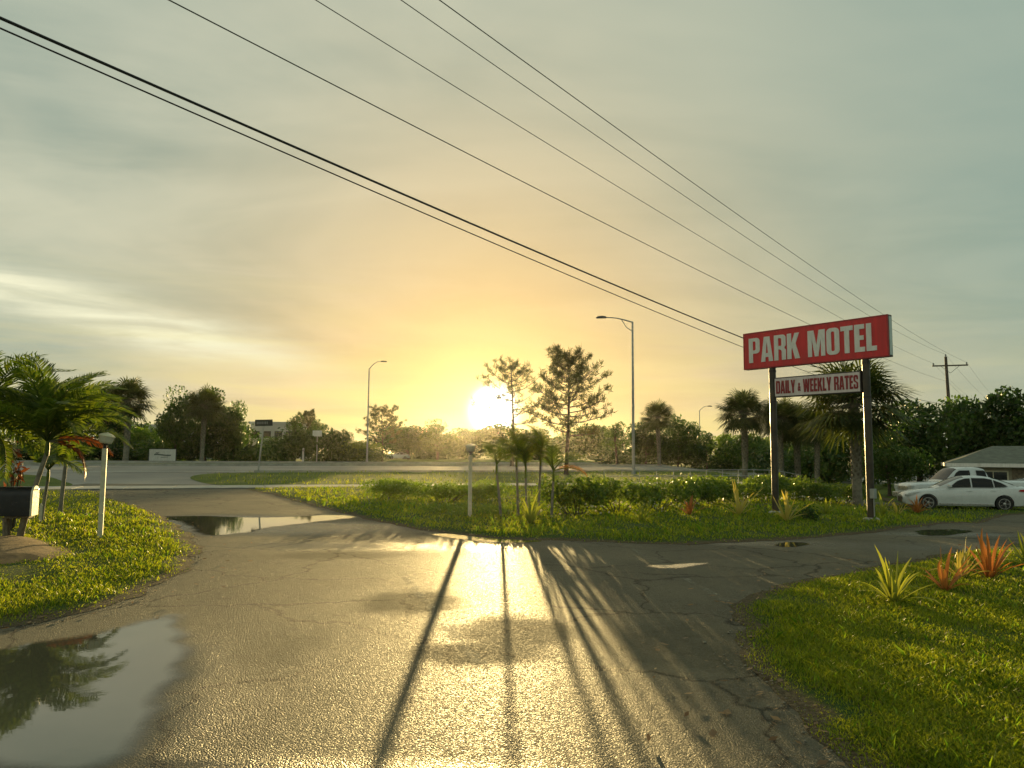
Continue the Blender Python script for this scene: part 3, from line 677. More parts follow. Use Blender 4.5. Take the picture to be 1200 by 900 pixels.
def sabal(seed, h, head=1.5, nf=74, boots=True):
    """cabbage palm: trunk and a round head of fan leaves"""
    rs = np.random.default_rng(seed); mb = MB(); th = h - head * .75
    zs = np.linspace(-.1, th, 14); mb.tube([(math.sin(z*.6+seed)*.08, math.cos(z*.5)*.06, z) for z in zs], [.20 if z > .2 else .27 for z in zs], 10)
    cx, cy = math.sin(th*.6+seed)*.08, math.cos(th*.5)*.06
    bt = MB()
    if boots:
        for i in range(int(th * 26)):
            z = th * (.25 + .75 * i / (th * 26)); az = i * 2.4
            o = Vector((math.cos(az), math.sin(az), 0)); s2 = Vector((-math.sin(az), math.cos(az), 0)); b = Vector((math.sin(z*.6+seed)*.08, math.cos(z*.5)*.06, z)) + o * .18
            bt.add([b + s2*.05, b - s2*.05, b + o*.09 + Vector((0,0,.16)) - s2*.025, b + o*.09 + Vector((0,0,.16)) + s2*.025, b + o*.02 + Vector((0,0,.18))], [(0,1,2,3), (3,2,4), (0,3,4), (1,4,2)])
    Q = []; pet = MB()
    for i in range(nf):
        k = i / nf; az = i * 2.39996 + rs.uniform(-.3, .3); el = math.asin(max(-.80, min(.94, .94 - 1.68 * k + rs.uniform(-.12, .12))))
        o = np.array([math.cos(az)*math.cos(el), math.sin(az)*math.cos(el), math.sin(el)])
        L = head * rs.uniform(.5, .68); c0 = np.array([cx, cy, th]); hub = c0 + o * L - np.array([0, 0, .10 * L])
        pet.tube([c0, c0 + o*L*.5 + np.array([0, 0, .03]), hub], [.022, .016, .012], 4, False)
        side = np.cross(o, [0, 0, 1.0]); side /= np.linalg.norm(side) + 1e-9; upv = np.cross(side, o)
        nb = 19; bl = head * rs.uniform(.5, .66)
        for j in range(nb):
            a_ = (j / (nb - 1) - .5) * R(250); d_ = o * math.cos(a_) + side * math.sin(a_) * .95 + upv * (.12 - .25 * abs(math.sin(a_)))
            d_ /= np.linalg.norm(d_); wv = np.cross(d_, upv); wv /= np.linalg.norm(wv) + 1e-9; wv *= .042
            l_ = bl * (1 - .3 * abs(a_) / R(125)) * rs.uniform(.85, 1.1); m_ = hub + d_ * l_ * .6; e = hub + d_ * l_ - np.array([0, 0, .22 * l_])
            Q.append([hub - wv*.4, hub + wv*.4, m_ + wv, m_ - wv]); Q.append([m_ - wv, m_ + wv, e + wv*.15, e - wv*.15])
    tr = mb.mesh('trunk', True); tr.materials.append(palm_trunk_m)
    cr = quads('crown', np.array(Q)); cr.materials.append(leaf_sabal)
    pt = pet.mesh('leaf_stalks'); pt.materials.append(boot_m); out = [tr, cr, pt]
    if boots and len(bt.v): bm_ = bt.mesh('trunk_boots'); bm_.materials.append(boot_m); out.append(bm_)
    return out
SAB = ('trunk', 'crown', 'leaf_stalks', 'trunk_boots')

def frond_mesh(rs, L, droop=.9, nl=24, leafl=.42, wid=.030, rise=.9, vee=.35):
    """feather frond from the origin along +X"""
    pts = []; 
    for k in np.linspace(0, 1, 12): pts.append(np.array([L*k*(1-.12*k*k*droop), 0, L*(rise*k*.55 - droop*.75*k**2.2)]))
    mb = MB(); mb.tube([tuple(p) for p in pts], [.016*(1-.85*i/11) + .003 for i in range(12)], 5)
    rach = mb
    Q = []; P = np.array(pts)
    for i in range(nl):
        k = .14 + .86 * i / (nl - 1); f = k * 11; a_ = min(10, int(f)); b = P[a_] + (P[a_+1] - P[a_]) * (f - a_); tg = P[a_+1] - P[a_]; tg /= np.linalg.norm(tg)
        for sgn in (-1, 1):
            l_ = leafl * (math.sin(math.pi * (.12 + .80 * k)) ** .6) * rs.uniform(.85, 1.1)
            upn = np.cross([0, 1.0, 0], tg) * -1
            d_ = tg * (.55 + .5 * k) + np.array([0, sgn * 1.0, 0]) + upn * vee + rs.normal(size=3) * .07; d_ /= np.linalg.norm(d_)
            wv = tg * wid * .5; m_ = b + d_ * l_ * .55; e = b + d_ * l_ + np.array([0, 0, -.28 * l_])
            Q.append([b - wv*.4, b + wv*.4, m_ + wv, m_ - wv]); Q.append([m_ - wv, m_ + wv, e + wv*.15, e - wv*.15])
    return rach, np.array(Q)
def feather_palm(name, base, label, trunk_pts, r0, fronds, seed, L=1.3, red=0, group=None, leafl=.42, lw=.044):
    """trunk_pts relative to base; fronds = list of (azimuth deg, pitch deg, length factor)"""
    rs = np.random.default_rng(seed); e = empty(name, tuple(base), 0, label, 'palm', group)
    n = len(trunk_pts); mb = MB(); mb.tube(trunk_pts, [r0 * (1.35 if i == 0 else 1 - .35 * i / n) for i in range(n)], 10); mb.build('trunk', palm_trunk_m, e, True)
    top = Vector(trunk_pts[-1])
    sh = MB(); sh.tube([top - Vector((0, 0, .05)), top + Vector((0, 0, .12)), top + Vector((.01, 0, .34))], [r0*.72, r0*.8, r0*.25], 8); sh.build('crownshaft', leaf_palm, e, True)
    for i, (az, pt, lf) in enumerate(fronds):
        rac, Q = frond_mesh(rs, L * lf, .9 + .35 * rs.uniform(-1, 1), 32, leafl * lf, lw, .9, .3)
        M = Matrix.Translation(top + Vector((0, 0, .22))) @ Matrix.Rotation(R(az), 4, 'Z') @ Matrix.Rotation(-R(pt), 4, 'Y') @ Matrix.Rotation(rs.uniform(-.5, .5), 4, 'X')
        m3 = np.array(M)
        Q = Q @ m3[:3, :3].T + m3[:3, 3]
        lm = leaf_red if i < red else leaf_palm
        fo = link('frond', quads('frond', Q), lm, e)
        rac.v = [tuple(M @ Vector(p)) for p in rac.v]; rac.build('midrib', boot_m if i < red else leaf_palm, fo)
    return e

# --- the near left group of palms
def tp(h, lx, ly, n=7): return [(lx * (i/(n-1))**1.3, ly * (i/(n-1)), -.08 + (h+.08) * i/(n-1)) for i in range(n)]
pA = G(22, 634)
feather_palm('feather_palm', pA, 'feather palm with a pale slanting trunk and drooping red brown lower fronds by the mailbox', tp(1.62, .36, .1), .055,
   [(26, -12, .7), (40, -30, .62), (28, 22, 1.0), (18, 34, 1.05), (30, 48, 1.0), (150, 55, 1.1), (95, 62, 1.1), (200, 35, 1.1), (255, 15, 1.0), (310, 42, .95), (60, 25, .95), (120, 20, 1), (175, 10, 1), (-55, 20, .9), (345, 62, .9), (80, 78, 1.1), (220, 75, 1.1), (-5, 52, 1.1), (50, 2, 1.0), (70, 55, 1.05), (130, 38, 1.1), (190, 58, 1.1), (235, 30, 1.05), (270, 55, 1.0), (330, 28, .8), (100, 8, 1.0), (160, 72, 1.1)], 3, 1.62, red=2, lw=.052)
pB = G(-30, 628)
feather_palm('feather_palm', pB, 'feather palm at the left picture edge, its dark fronds fanning upward', tp(1.75, .1, .05), .06,
   [(-30, -25, .7), (10, 45, 1.15), (-25, 60, 1.2), (40, 70, 1.2), (70, 45, 1.1), (-5, 20, 1.1), (120, 50, 1), (180, 40, 1), (230, 30, 1), (290, 35, 1.05), (-60, 60, 1.1), (30, 10, 1), (330, 5, .9), (0, 82, 1.15), (-45, 40, 1.1), (200, 70, 1.1), (-15, 35, 1.1), (20, 28, 1.1), (-35, 12, 1.0), (45, 55, 1.1), (-75, 30, 1)], 5, 1.7, red=0, lw=.052)
pC = G(70, 604)
feather_palm('feather_palm', pC, 'smaller dark feather palm behind the one with red fronds', tp(2.1, .1, .05), .055,
   [(0, 60, 1.1), (-30, 20, 1), (60, 40, 1), (110, 55, 1.1), (170, 40, 1), (220, 20, 1), (280, 40, 1), (20, 5, 1), (-60, 50, 1), (140, 10, 1), (250, 60, 1), (0, 85, 1), (330, 68, 1), (45, 70, 1.1), (-15, 42, 1.05), (10, 25, 1.0), (85, 20, 1)], 9, 1.6, lw=.052)
pD = G(48, 612)
feather_palm('feather_palm', pD, 'short feather palm with yellow green fronds hanging low behind the mailbox', tp(1.0, .1, .0), .045,
   [(0, 35, 1.0), (-25, 25, .9), (30, 30, .9), (80, 50, .9), (150, 40, .9), (210, 30, .9), (300, 35, .9), (120, 60, .9)], 12, 1.1)

def bush(name, base, rx, ry, h, label, mat_, seed, n=2500, lsz=.11, cat='shrub', group=None, stems=True, asp=.5, blobs=14, zr=(.35, .74)):
    rs = np.random.default_rng(seed); c = []; r = []
    for i in range(blobs):
        a_ = rs.uniform(0, 2*np.pi); k = math.sqrt(rs.uniform(0, 1)) * .72
        c.append(np.array([math.cos(a_)*rx*k, math.sin(a_)*ry*k, h * rs.uniform(*zr)])); r.append(np.array([.30*rx, .30*ry, .30*h]) * rs.uniform(.8, 1.2) + .04)
    P = np.concatenate([ci + vrot(rs, n // blobs) * (.5 + .5*rs.uniform(0, 1, (n // blobs, 1))**.6) * ri for ci, ri in zip(c, r)])
    P = P[P[:, 2] > .02]
    e = empty(name, tuple(base), 0, label, cat, group)
    link('foliage', quads('foliage', leaf_quads(P, rs, lsz, asp, .2)), mat_, e)
    if stems:
        mb = MB()
        for ci in c[:9]: mb.tube([(ci[0]*.25, ci[1]*.25, -.03), (ci[0]*.6, ci[1]*.6, ci[2]*.5), tuple(ci)], [.018, .012, .005], 5)
        mb.build('stems', bark, e)
    return e
# croton with orange leaves at the left picture edge
bush('croton', G(14, 625), .24, .2, 1.72, 'croton with orange and red leaves left of the slanting palm trunk', leaf_red, 21, 80, .19, asp=.28, zr=(.66, .86))

# --- centre: palm cluster in front of the sun
pE = G(612, 609)
rsE = np.random.default_rng(31)
for i, (ox, oy, h_) in enumerate(((-.55, .2, 1.45), (-.1, .5, 1.7), (.12, -.1, 1.35), (.42, .3, 1.75), (.75, .1, 1.25))):
    b = (pE.x + ox, pE.y + oy, float(ter(pE.x + ox, pE.y + oy)) + .05)
    fr = [(rsE.uniform(0, 360), rsE.uniform(25, 82), rsE.uniform(.75, 1.15)) for k in range(5)]
    if i == 4: fr[0] = (-10, -5, 1.0); fr[1] = (10, 35, 1.1)
    feather_palm('feather_palm', b, ['leftmost thin stemmed palm of the clump below the sun', 'second thin stemmed palm from the left in the clump below the sun', 'middle thin stemmed palm of the clump below the sun', 'tallest thin stemmed palm in the clump below the sun', 'rightmost palm of the clump below the sun, a frond coloured sunlit orange hanging from it'][i],
        tp(h_ * .78, rsE.uniform(-.15, .15), rsE.uniform(-.1, .1)), .038, fr, 40 + i, .85, red=0, group='palms in the clump below the sun', leafl=.36, lw=.021)
last = [o for o in C.objects if o.name.startswith('feather_palm')][-1]
fr0 = [c for c in last.children if c.name.startswith('frond')][0]; fr0.data.materials[0] = leaf_sunlit; fr0['label'] = 'withered orange frond'  # low sun on this frond is painted in by an orange leaf colour

# --- spiky bromeliads
def spiky(base, size, mat_, seed, label, n=16, wid=.045, droop=.35, upr=.8, group='spiky plants along the lawns'):
    rs = np.random.default_rng(seed); e = empty('bromeliad', (base[0], base[1], base[2] + .04), rs.uniform(0, 6), label, 'plant', group)
    for i in range(n):
        az = i * 2.39996 + rs.uniform(-.35, .35); k = i / n; el = R(86 - 62 * k * (1.3 - .5 * upr)) + rs.uniform(-.12, .12); L = size * rs.uniform(.55, 1.15); bend = rs.uniform(-.22, .22) * L; drp = droop * rs.uniform(.3, 2.2)
        o = np.array([math.cos(az), math.sin(az), 0]); s2 = np.array([-math.sin(az), math.cos(az), 0]); pts = []
        for q in np.linspace(0, 1, 6):
            pts.append(o * (L * q * math.cos(el) + .02) + np.array([0, 0, L * (q * math.sin(el) - drp * q**2.4 * (math.cos(el) * .8 + .08))]) + s2 * bend * q * q)
        vs = []; fs = []
        for j, p in enumerate(pts):
            w_ = wid * (.75, 1, 1.05, .95, .65, .06)[j] * .5 * (size / .5) ** .6; vs += [p - s2*w_ + np.array([0, 0, w_*.5]), p, p + s2*w_ + np.array([0, 0, w_*.5])]
        for j in range(5):
            fs += [(3*j, 3*j+1, 3*j+4, 3*j+3), (3*j+1, 3*j+2, 3*j+5, 3*j+4)]
        mb = MB(); mb.add(vs, fs); me = bpy.data.meshes.new('leaf'); me.from_pydata(mb.v, [], mb.f); me.update()
        link('leaf', me, mat_, e)
    return e
SP = [(1047, 712, .52, brom_green, 'green spiky bromeliad nearest the corner of the right lawn', 18),
      (1108, 697, .52, brom_orange, 'orange bromeliad with upright blades second along the right lawn', 13),
      (1128, 682, .50, brom_yellow, 'yellow green bromeliad just behind the orange one on the right lawn', 10),
      (1160, 682, .62, brom_orange, 'large red orange bromeliad on the right lawn nearer the picture edge', 14),
      (1206, 668, .60, brom_green, 'green bromeliad cut by the right picture edge', 14),
      (1075, 603, .62, brom_orange, 'pinkish orange bromeliad in front of the car front wheel', 18),
      (1052, 605, .45, brom_yellow, 'small pale yellow bromeliad between sign post and orange bromeliad', 9),
      (1034, 606, .62, brom_green, 'pale green bromeliad just right of the right sign post', 9),
      (968, 604, .45, brom_green, 'low pale bromeliad between the two sign posts', 10),
      (922, 613, .70, brom_yellow, 'yellow green long leaved bromeliad right of the left sign post', 12),
      (866, 606, .85, brom_yellow, 'bromeliad with long thin pale leaves left of the left sign post', 9),
      (808, 606, .50, brom_orange, 'orange bromeliad in front of the hedge', 12),
      (752, 614, .50, brom_green, 'low green bromeliad in front of the hedge', 14),
      (622, 617, .70, brom_green, 'pale green spiky plant at the foot of the palm clump', 16)]
for i, (u, v, s2, m_, lb, n) in enumerate(SP): spiky(G(u, v), s2 * 1.2, m_, 60 + i, lb, int(n * 1.5), .036 if i < 5 else .045)
bush('shrub', G(946, 612), .32, .28, .36, 'small dark rounded shrub between the sign posts', leaf_dark, 75, 500, .07)

# --- the hedge and low growth beside it
hl, hr = G(676, 606), G(985, 591)
for i in range(11):
    k = i / 10; b = hl.lerp(hr, k); b.z = float(ter(b.x, b.y)) + .04; rs = np.random.default_rng(80 + i)
    wd = (hr - hl).length / 10 * .62
    lbs = ('leftmost leafy hedge bush beside the palm clump', 'second hedge bush from the palm clump', 'third hedge bush from the palm clump', 'fourth hedge bush from the palm clump', 'hedge bush behind the orange bromeliad', 'middle hedge bush left of the long pale bromeliad', 'hedge bush behind the long pale bromeliad', 'hedge bush left of the left sign post', 'hedge bush right behind the left sign post', 'hedge bush second from the right end between the sign posts', 'rightmost hedge bush between the sign posts')
    e = bush('hedge_bush', b, wd * 1.15, .62, (1.02, .95, .85, .86, .88, .9, .95, .95, .95, .95, .9)[i] * rs.uniform(.95, 1.08), lbs[i], leaf_hedge, 90 + i, 2600, .10, 'hedge', 'bushes of the clipped hedge', asp=.55)
    Pf = np.column_stack([rs.uniform(-wd, wd, 26), rs.uniform(-.7, -.45, 26), rs.uniform(.08, .35, 26)])
    link('flowers', quads('flowers', leaf_quads(Pf, rs, .075, .9)), flower_white, e)['kind'] = 'stuff'
b = G(448, 586); bush('shrub', b, 2.1, .8, .78, 'low wide yellow green bush at the left end of the grass strip', leaf_light, 111, 3200, .10)
b = G(520, 590); bush('shrub', b, 1.7, .7, .70, 'low wild bush between the lamp post and the wide yellow green bush', leaf_light, 112, 2400, .10)
b = G(560, 586); bush('shrub', b, 1.6, .7, .72, 'low wild bush right behind the middle lamp post', leaf_light, 113, 2400, .10)
for i, (u, v) in enumerate(((505, 603), (525, 601), (545, 600), (565, 602), (585, 603), (535, 606), (575, 606))):
    bush('ground_cover', G(u, v), .55, .35, .26, 'low pale flowering tuft, ' + ('leftmost of those left of the middle lamp post', 'second from the left beside the middle lamp post', 'right behind the foot of the middle lamp post', 'just right of the middle lamp post', 'rightmost by the palm clump in the back row', 'in front of the middle lamp post on its left', 'in front on the palm clump side')[i], leaf_light, 120 + i, 420, .07, 'plant', 'flowering tufts round the lamp post', False, .3)

# ------------------------------------------------------------------ far trees
def hgt(u, v, Y):
    b = B(u, Y); return A(u, v, Y).z - b.z
TR = [  # u, Y, top row, width px, variant kind, label
 (120, 88, 449, 60, 0, 'dark bushy tree right behind the left palms'),
 (205, 92, 461, 58, 1, 'round crowned dark tree above the white roadside board'),
 (240, 96, 455, 62, 0, 'tall oak like tree with a thick trunk left of the street name sign'),
 (273, 97, 471, 40, 1, 'narrow dark tree beside the tilted street name sign'),
 (60, 95, 462, 90, 1, 'dark tree mass at the left picture edge behind the palms'),
 (160, 104, 500, 70, 2, 'low tree behind the white roadside board'),
 (345, 108, 482, 34, 3, 'slender open tree right of the far white roof'),
 (371, 112, 486, 30, 3, 'slender open tree behind the small pale square sign'),
 (322, 118, 512, 60, 1, 'low broad tree in front of the far white roof'),
 (391, 105, 504, 22, 0, 'small cone shaped tree left of the left street light'),
 (404, 108, 503, 20, 0, 'small pointed tree next to the cone shaped one'),
 (424, 104, 516, 50, 2, 'light green low tree behind the left street light'),
 (478, 112, 500, 46, 0, 'dense tree right of the left street light'),
 (512, 112, 498, 44, 1, 'dense tree left of the sun'),
 (545, 110, 504, 44, 0, 'low dense tree left below the sun'),
 (585, 112, 512, 46, 1, 'low dense tree right below the sun'),
 (625, 108, 503, 50, 0, 'dense tree between the two pines'),
 (668, 110, 506, 50, 1, 'dense low tree behind the big pine'),
 (705, 106, 508, 50, 0, 'dense low tree right of the big pine'),
 (722, 88, 492, 44, 3, 'open branched tree left of the tall street light'),
 (757, 92, 492, 46, 0, 'dark dense tree right behind the tall street light'),
 (795, 92, 486, 54, 1, 'dark dense tree with a domed crown right of the tall street light'),
 (828, 96, 500, 34, 3, 'small open tree with a pale trunk below the far street light'),
 (850, 100, 508, 50, 2, 'light green low tree left of the cabbage palm'),
 (900, 96, 512, 60, 2, 'light green low tree behind the left sign post'),
 (955, 72, 505, 70, 1, 'dark low tree behind the small rates sign'),
 (1075, 62, 468, 110, 0, 'dark tree between the big palm and the utility pole'),
 (1125, 58, 465, 100, 1, 'dark dense tree in front of the utility pole'),
 (1175, 56, 452, 110, 0, 'dark dense tree above the house at the right edge'),
 (1040, 50, 500, 80, 1, 'dark low tree behind the pickup truck'),
 (1235, 54, 455, 120, 1, 'dark tree cut by the right picture edge above the house'),
]
VAR = {0: [broadleaf(200 + i, 8, 7, .12, 26, 230, .42, leaf_dark) for i in range(2)],
       1: [broadleaf(210 + i, 8, 8, .15, 24, 240, .42, leaf_mid) for i in range(2)],
       2: [broadleaf(220 + i, 6, 8, .05, 22, 220, .40, leaf_light) for i in range(1)],
       3: [broadleaf(230 + i, 8, 6, .30, 20, 110, .34, leaf_mid, .9) for i in range(2)]}
NOM = {0: (8, 7), 1: (8, 8), 2: (6, 8), 3: (8, 6)}
cnt = {}
for i, (u, Y, v, wpx, k, lb) in enumerate(TR):
    if 470 < u < 712: Y *= 1.9 if u > 530 else 1.5; wpx *= 1.25; v -= 2
    b = B(u, Y); H = hgt(u, v, Y); W = wpx / FOC * Y; cnt[k] = cnt.get(k, 0) + 1
    ms = VAR[k][cnt[k] % len(VAR[k])]; h0, w0 = NOM[k]
    e = place_tree('broadleaf_tree', ms, b, lb, 'tree', 'trees along the far side', rz=i * 1.9)
    e.scale = (W / w0 * .95, W / w0 * .95, H / h0 * .97)
# understorey: a continuous low belt of bushes along the far verge
UB = [broadleaf(250 + i, 3.2, 6, .0, 16, 200, .34, (leaf_dark, leaf_mid)[i % 2]) for i in range(3)]
BN = [(0, 'at the left picture edge'), (40, 'behind the mailbox palms, leftmost'), (80, 'behind the left lamp post palms'), (118, 'behind the left lamp post'), (160, 'left of the white roadside board'), (195, 'behind the white roadside board'), (235, 'right of the white roadside board'), (275, 'left of the tilted street name sign'), (312, 'behind the tilted street name sign'), (350, 'behind the white delineator post'), (388, 'right of the small square road sign'), (426, 'behind the left street light'), (464, 'behind the tiny pale car'), (502, 'second right of the left street light'), (540, 'left behind the middle lamp post'), (578, 'straight below the sun'), (616, 'right below the sun'), (654, 'behind the big pine trunk'), (692, 'just right of the big pine trunk'), (730, 'left behind the tall street light'), (768, 'right behind the tall street light'), (806, 'left of the farthest street light'), (844, 'right of the farthest street light'), (882, 'behind the round headed cabbage palm'), (918, 'behind the left sign post'), (950, 'between the sign posts, left one'), (985, 'between the sign posts, right one'), (1100, 'behind the right sign post')]
def belt_label(u): return 'low dense bush beyond the highway ' + BN[(u + 30) // 38][1]
k = 0
for u in list(range(-30, 1010, 38)):
    Y = 100 + 6 * math.sin(u * .05) if u < 650 else 96 + 5 * math.sin(u * .07)
    if u > 900: Y = 80 - (u - 900) * .12
    far = 1.9 if 450 < u < 700 else 1.0
    b = B(u, Y * far); k += 1
    e = place_tree('roadside_bush', [UB[k % 3][1]], b, belt_label(u), 'bush', 'bushes of the belt beyond the highway', rz=k * 1.3, names=('foliage',))
    q = .8 + .3 * math.sin(k * 2.3); e.scale = (1.3 * far, 1.3 * far, q * 1.45 * (1 + (far - 1) * .55)); e.location.z -= .6

# far sabal palms
S1 = sabal(301, 7.0, 2.0); S2 = sabal(302, 6.0, 1.9); S3 = sabal(303, 6.2, 2.3, 90)
for i, (u, Y, v, ms, h0, lb) in enumerate([
   (146, 84, 446, S2, 6.0, 'round headed cabbage palm just right of the left palms'),
   (237, 88, 456, S1, 7.0, 'cabbage palm top rising out of the oak like tree'),
   (772, 86, 472, S1, 7.0, 'cabbage palm rising above the dark trees by the tall street light'),
   (872, 58, 460, S2, 6.0, 'cabbage palm with a full round head left of the left sign post'),
   (916, 56, 468, S1, 7.0, 'cabbage palm behind the left sign post'),
   (934, 57, 476, S2, 6.0, 'cabbage palm behind the left end of the rates sign'),
   (957, 54, 478, S1, 7.0, 'cabbage palm behind the right end of the rates sign')]):
    b = B(u, Y); H = hgt(u, v, Y); e = place_tree('cabbage_palm', ms, b, lb, 'palm', 'cabbage palms', rz=i * 2.1, s=H / h0, names=SAB)
b = B(1003, 33); H = hgt(1015, 424, 33)
place_tree('cabbage_palm', S3, b, 'big near cabbage palm with drooping fans behind the right sign post', 'palm', 'cabbage palms', .4, H / 6.2, names=SAB)

# pines
b = G(665, 557); H = hgt(665, 416, b.y)
place_tree('pine_tree', pine(401, H, 98 / FOC * b.y, .33, 44, 17), b, 'tall pine with an open feathery crown right of the sun', 'tree', 'pines')
b = B(600, 74); H = hgt(600, 429, 74)
place_tree('pine_tree', pine(402, H, 98 / FOC * 74, .42, 26, 12), b, 'thin sparse pine standing in front of the sun', 'tree', 'pines')
b = B(447, 104); H = hgt(447, 481, 104)
place_tree('pine_tree', pine(403, H, 62 / FOC * 104, .35, 26, 30), b, 'far pine just right of the left street light', 'tree', 'pines')
b = B(360, 116); H = hgt(360, 484, 116)
place_tree('pine_tree', pine(404, H, 40 / FOC * 116, .4, 22, 30), b, 'far thin pine between the two slender trees', 'tree', 'pines')

# ------------------------------------------------------------------ lettering: outlines with holes
def rr(x0, y0, x1, y1, r, n=5, corners=(1, 1, 1, 1)):
    out = []
    for i, (cx, cy, a0) in enumerate(((x1 - r, y1 - r, 0), (x0 + r, y1 - r, 90), (x0 + r, y0 + r, 180), (x1 - r, y0 + r, 270))):
        if corners[i]:
            for k in range(n + 1): a_ = R(a0 + 90 * k / n); out.append((cx + r * math.cos(a_), cy + r * math.sin(a_)))
        else: out.append([(x1, y1), (x0, y1), (x0, y0), (x1, y0)][i])
    return out
W_, S_ = .50, .185
def arc(cx, cy, r, a0, a1, n=5, ry=None): return [(cx + r * math.cos(R(a0 + (a1 - a0) * k / n)), cy + (ry or r) * math.sin(R(a0 + (a1 - a0) * k / n))) for k in range(n + 1)]
GL = {
 'P': (.50, [[(0, 0), (S_, 0), (S_, .37), (.33, .37)] + arc(.36, .51, .14, -90, 0) + arc(.36, .86, .14, 0, 90) + [(0, 1)], rr(S_, .50, .315, .87, .06, 4, (1, 0, 0, 1))]),
 'R': (.51, [[(0, 0), (S_, 0), (S_, .43), (.24, .43)] + arc(.25, .33, .08, 90, 0, 4) + [(.33, 0), (.51, 0), (.51, .36)] + arc(.42, .36, .09, 0, 70, 3) + arc(.40, .60, .11, -60, 0, 3) + arc(.37, .86, .14, 0, 90) + [(0, 1)], rr(S_, .56, .325, .87, .06, 4, (1, 0, 0, 1))]),
 'A': (.54, [[(0, 0), (.145, 1), (.395, 1), (.54, 0), (.35, 0), (.335, .18), (.205, .18), (.19, 0)], [(.222, .34), (.318, .34), (.272, .80), (.268, .80)]]),
 'K': (.54, [[(0, 0), (S_, 0), (S_, .34), (.22, .43), (.33, 0), (.54, 0), (.365, .60), (.52, 1), (.33, 1), (S_, .62), (S_, 1), (0, 1)]]),
 'M': (.70, [[(0, 0), (.17, 0), (.17, .66), (.275, 0), (.425, 0), (.53, .66), (.53, 0), (.70, 0), (.70, 1), (.455, 1), (.35, .42), (.245, 1), (0, 1)]]),
 'O': (.50, [rr(0, 0, .50, 1, .16), rr(S_, .13, .50 - S_, .87, .055, 4)]),
 'T': (.46, [[(.1375, 0), (.3225, 0), (.3225, .83), (.46, .83), (.46, 1), (0, 1), (0, .83), (.1375, .83)]]),
 'E': (.38, [[(0, 0), (.38, 0), (.38, .17), (S_, .17), (S_, .43), (.34, .43), (.34, .59), (S_, .59), (S_, .83), (.37, .83), (.37, 1), (0, 1)]]),
 'L': (.37, [[(0, 0), (.37, 0), (.37, .17), (S_, .17), (S_, 1), (0, 1)]]),
 'D': (.50, [[(0, 0)] + arc(.34, .16, .16, -90, 0) + arc(.34, .84, .16, 0, 90) + [(0, 1)], rr(S_, .14, .315, .86, .06, 4, (1, 0, 0, 1))]),
 'I': (.19, [[(0, 0), (.19, 0), (.19, 1), (0, 1)]]),
 'Y': (.52, [[(.165, 0), (.355, 0), (.355, .38), (.52, 1), (.335, 1), (.26, .62), (.185, 1), (0, 1), (.165, .38)]]),
 'W': (.76, [[(.10, 0), (.31, 0), (.38, .5), (.45, 0), (.66, 0), (.76, 1), (.59, 1), (.545, .45), (.465, 1), (.295, 1), (.215, .45), (.17, 1), (0, 1)]]),
 'S': (.48, [arc(.16, .16, .16, 180, 270) + arc(.32, .16, .16, 270, 360) + arc(.34, .36, .14, 0, 50, 3) + arc(.30, .66, .115, 230, 180, 3) + arc(.25, .80, .065, 180, 0, 5) + [(.315, .68), (.48, .68)] + arc(.32, .84, .16, 0, 90) + arc(.16, .84, .16, 90, 180) + arc(.14, .64, .14, 180, 230, 3) + arc(.185, .34, .125, 50, 0, 3) + arc(.245, .19, .065, 0, -180, 5) + [(.18, .33), (0, .33)]]),
 '&': (.40, [[(.29, .10), (.31, 0), (.40, 0), (.36, .22), (.40, .42), (.31, .46), (.29, .37), (.23, .50), (.30, .60)] + arc(.20, .68, .13, 0, 180, 6) + [(.10, .52), (0, .30)] + arc(.13, .13, .13, 180, 270, 4) , [(.24, .20), (.15, .38), (.11, .25), (.16, .14)], [(.20, .60), (.155, .68), (.20, .75), (.235, .68)]]),
}
def glyph_mesh(ch, h, xs_=1.0, depth=.012):
    cu = bpy.data.curves.new('glyph', 'CURVE'); cu.dimensions = '2D'; cu.fill_mode = 'BOTH'; cu.extrude = depth / 2
    for path in GL[ch][1]:
        sp = cu.splines.new('POLY'); sp.points.add(len(path) - 1); sp.use_cyclic_u = True
        for p, q in zip(sp.points, path): p.co = (q[0] * h * xs_, q[1] * h, 0, 1)
    o = bpy.data.objects.new('glyph', cu); C.objects.link(o)
    me = bpy.data.meshes.new_from_object(o.evaluated_get(bpy.context.evaluated_depsgraph_get())); bpy.data.objects.remove(o); bpy.data.curves.remove(cu)
    me.name = 'letter'; return me
def lettering(text, parent, x0, x1, z0, h, y, mat_, gap=.055, space=.22, small='&'):
    tot = sum((GL[c][0] * (0.8 if c in small else 1) if c != ' ' else space) for c in text) + gap * (len(text) - 1)
    k = (x1 - x0) / (tot * h); x = x0; cache = {}
    for c in text:
        if c == ' ': x += (space + gap) * h * k; continue
        hh = h * (0.8 if c in small else 1)
        if c not in cache: cache[c] = glyph_mesh(c, hh, k)
        o = link('letter', cache[c], mat_, parent); o.rotation_euler = (math.pi / 2, 0, 0); o.location = (x, y, z0 + (h - hh) / 2)
        x += (GL[c][0] * (0.8 if c in small else 1) + gap) * h * k

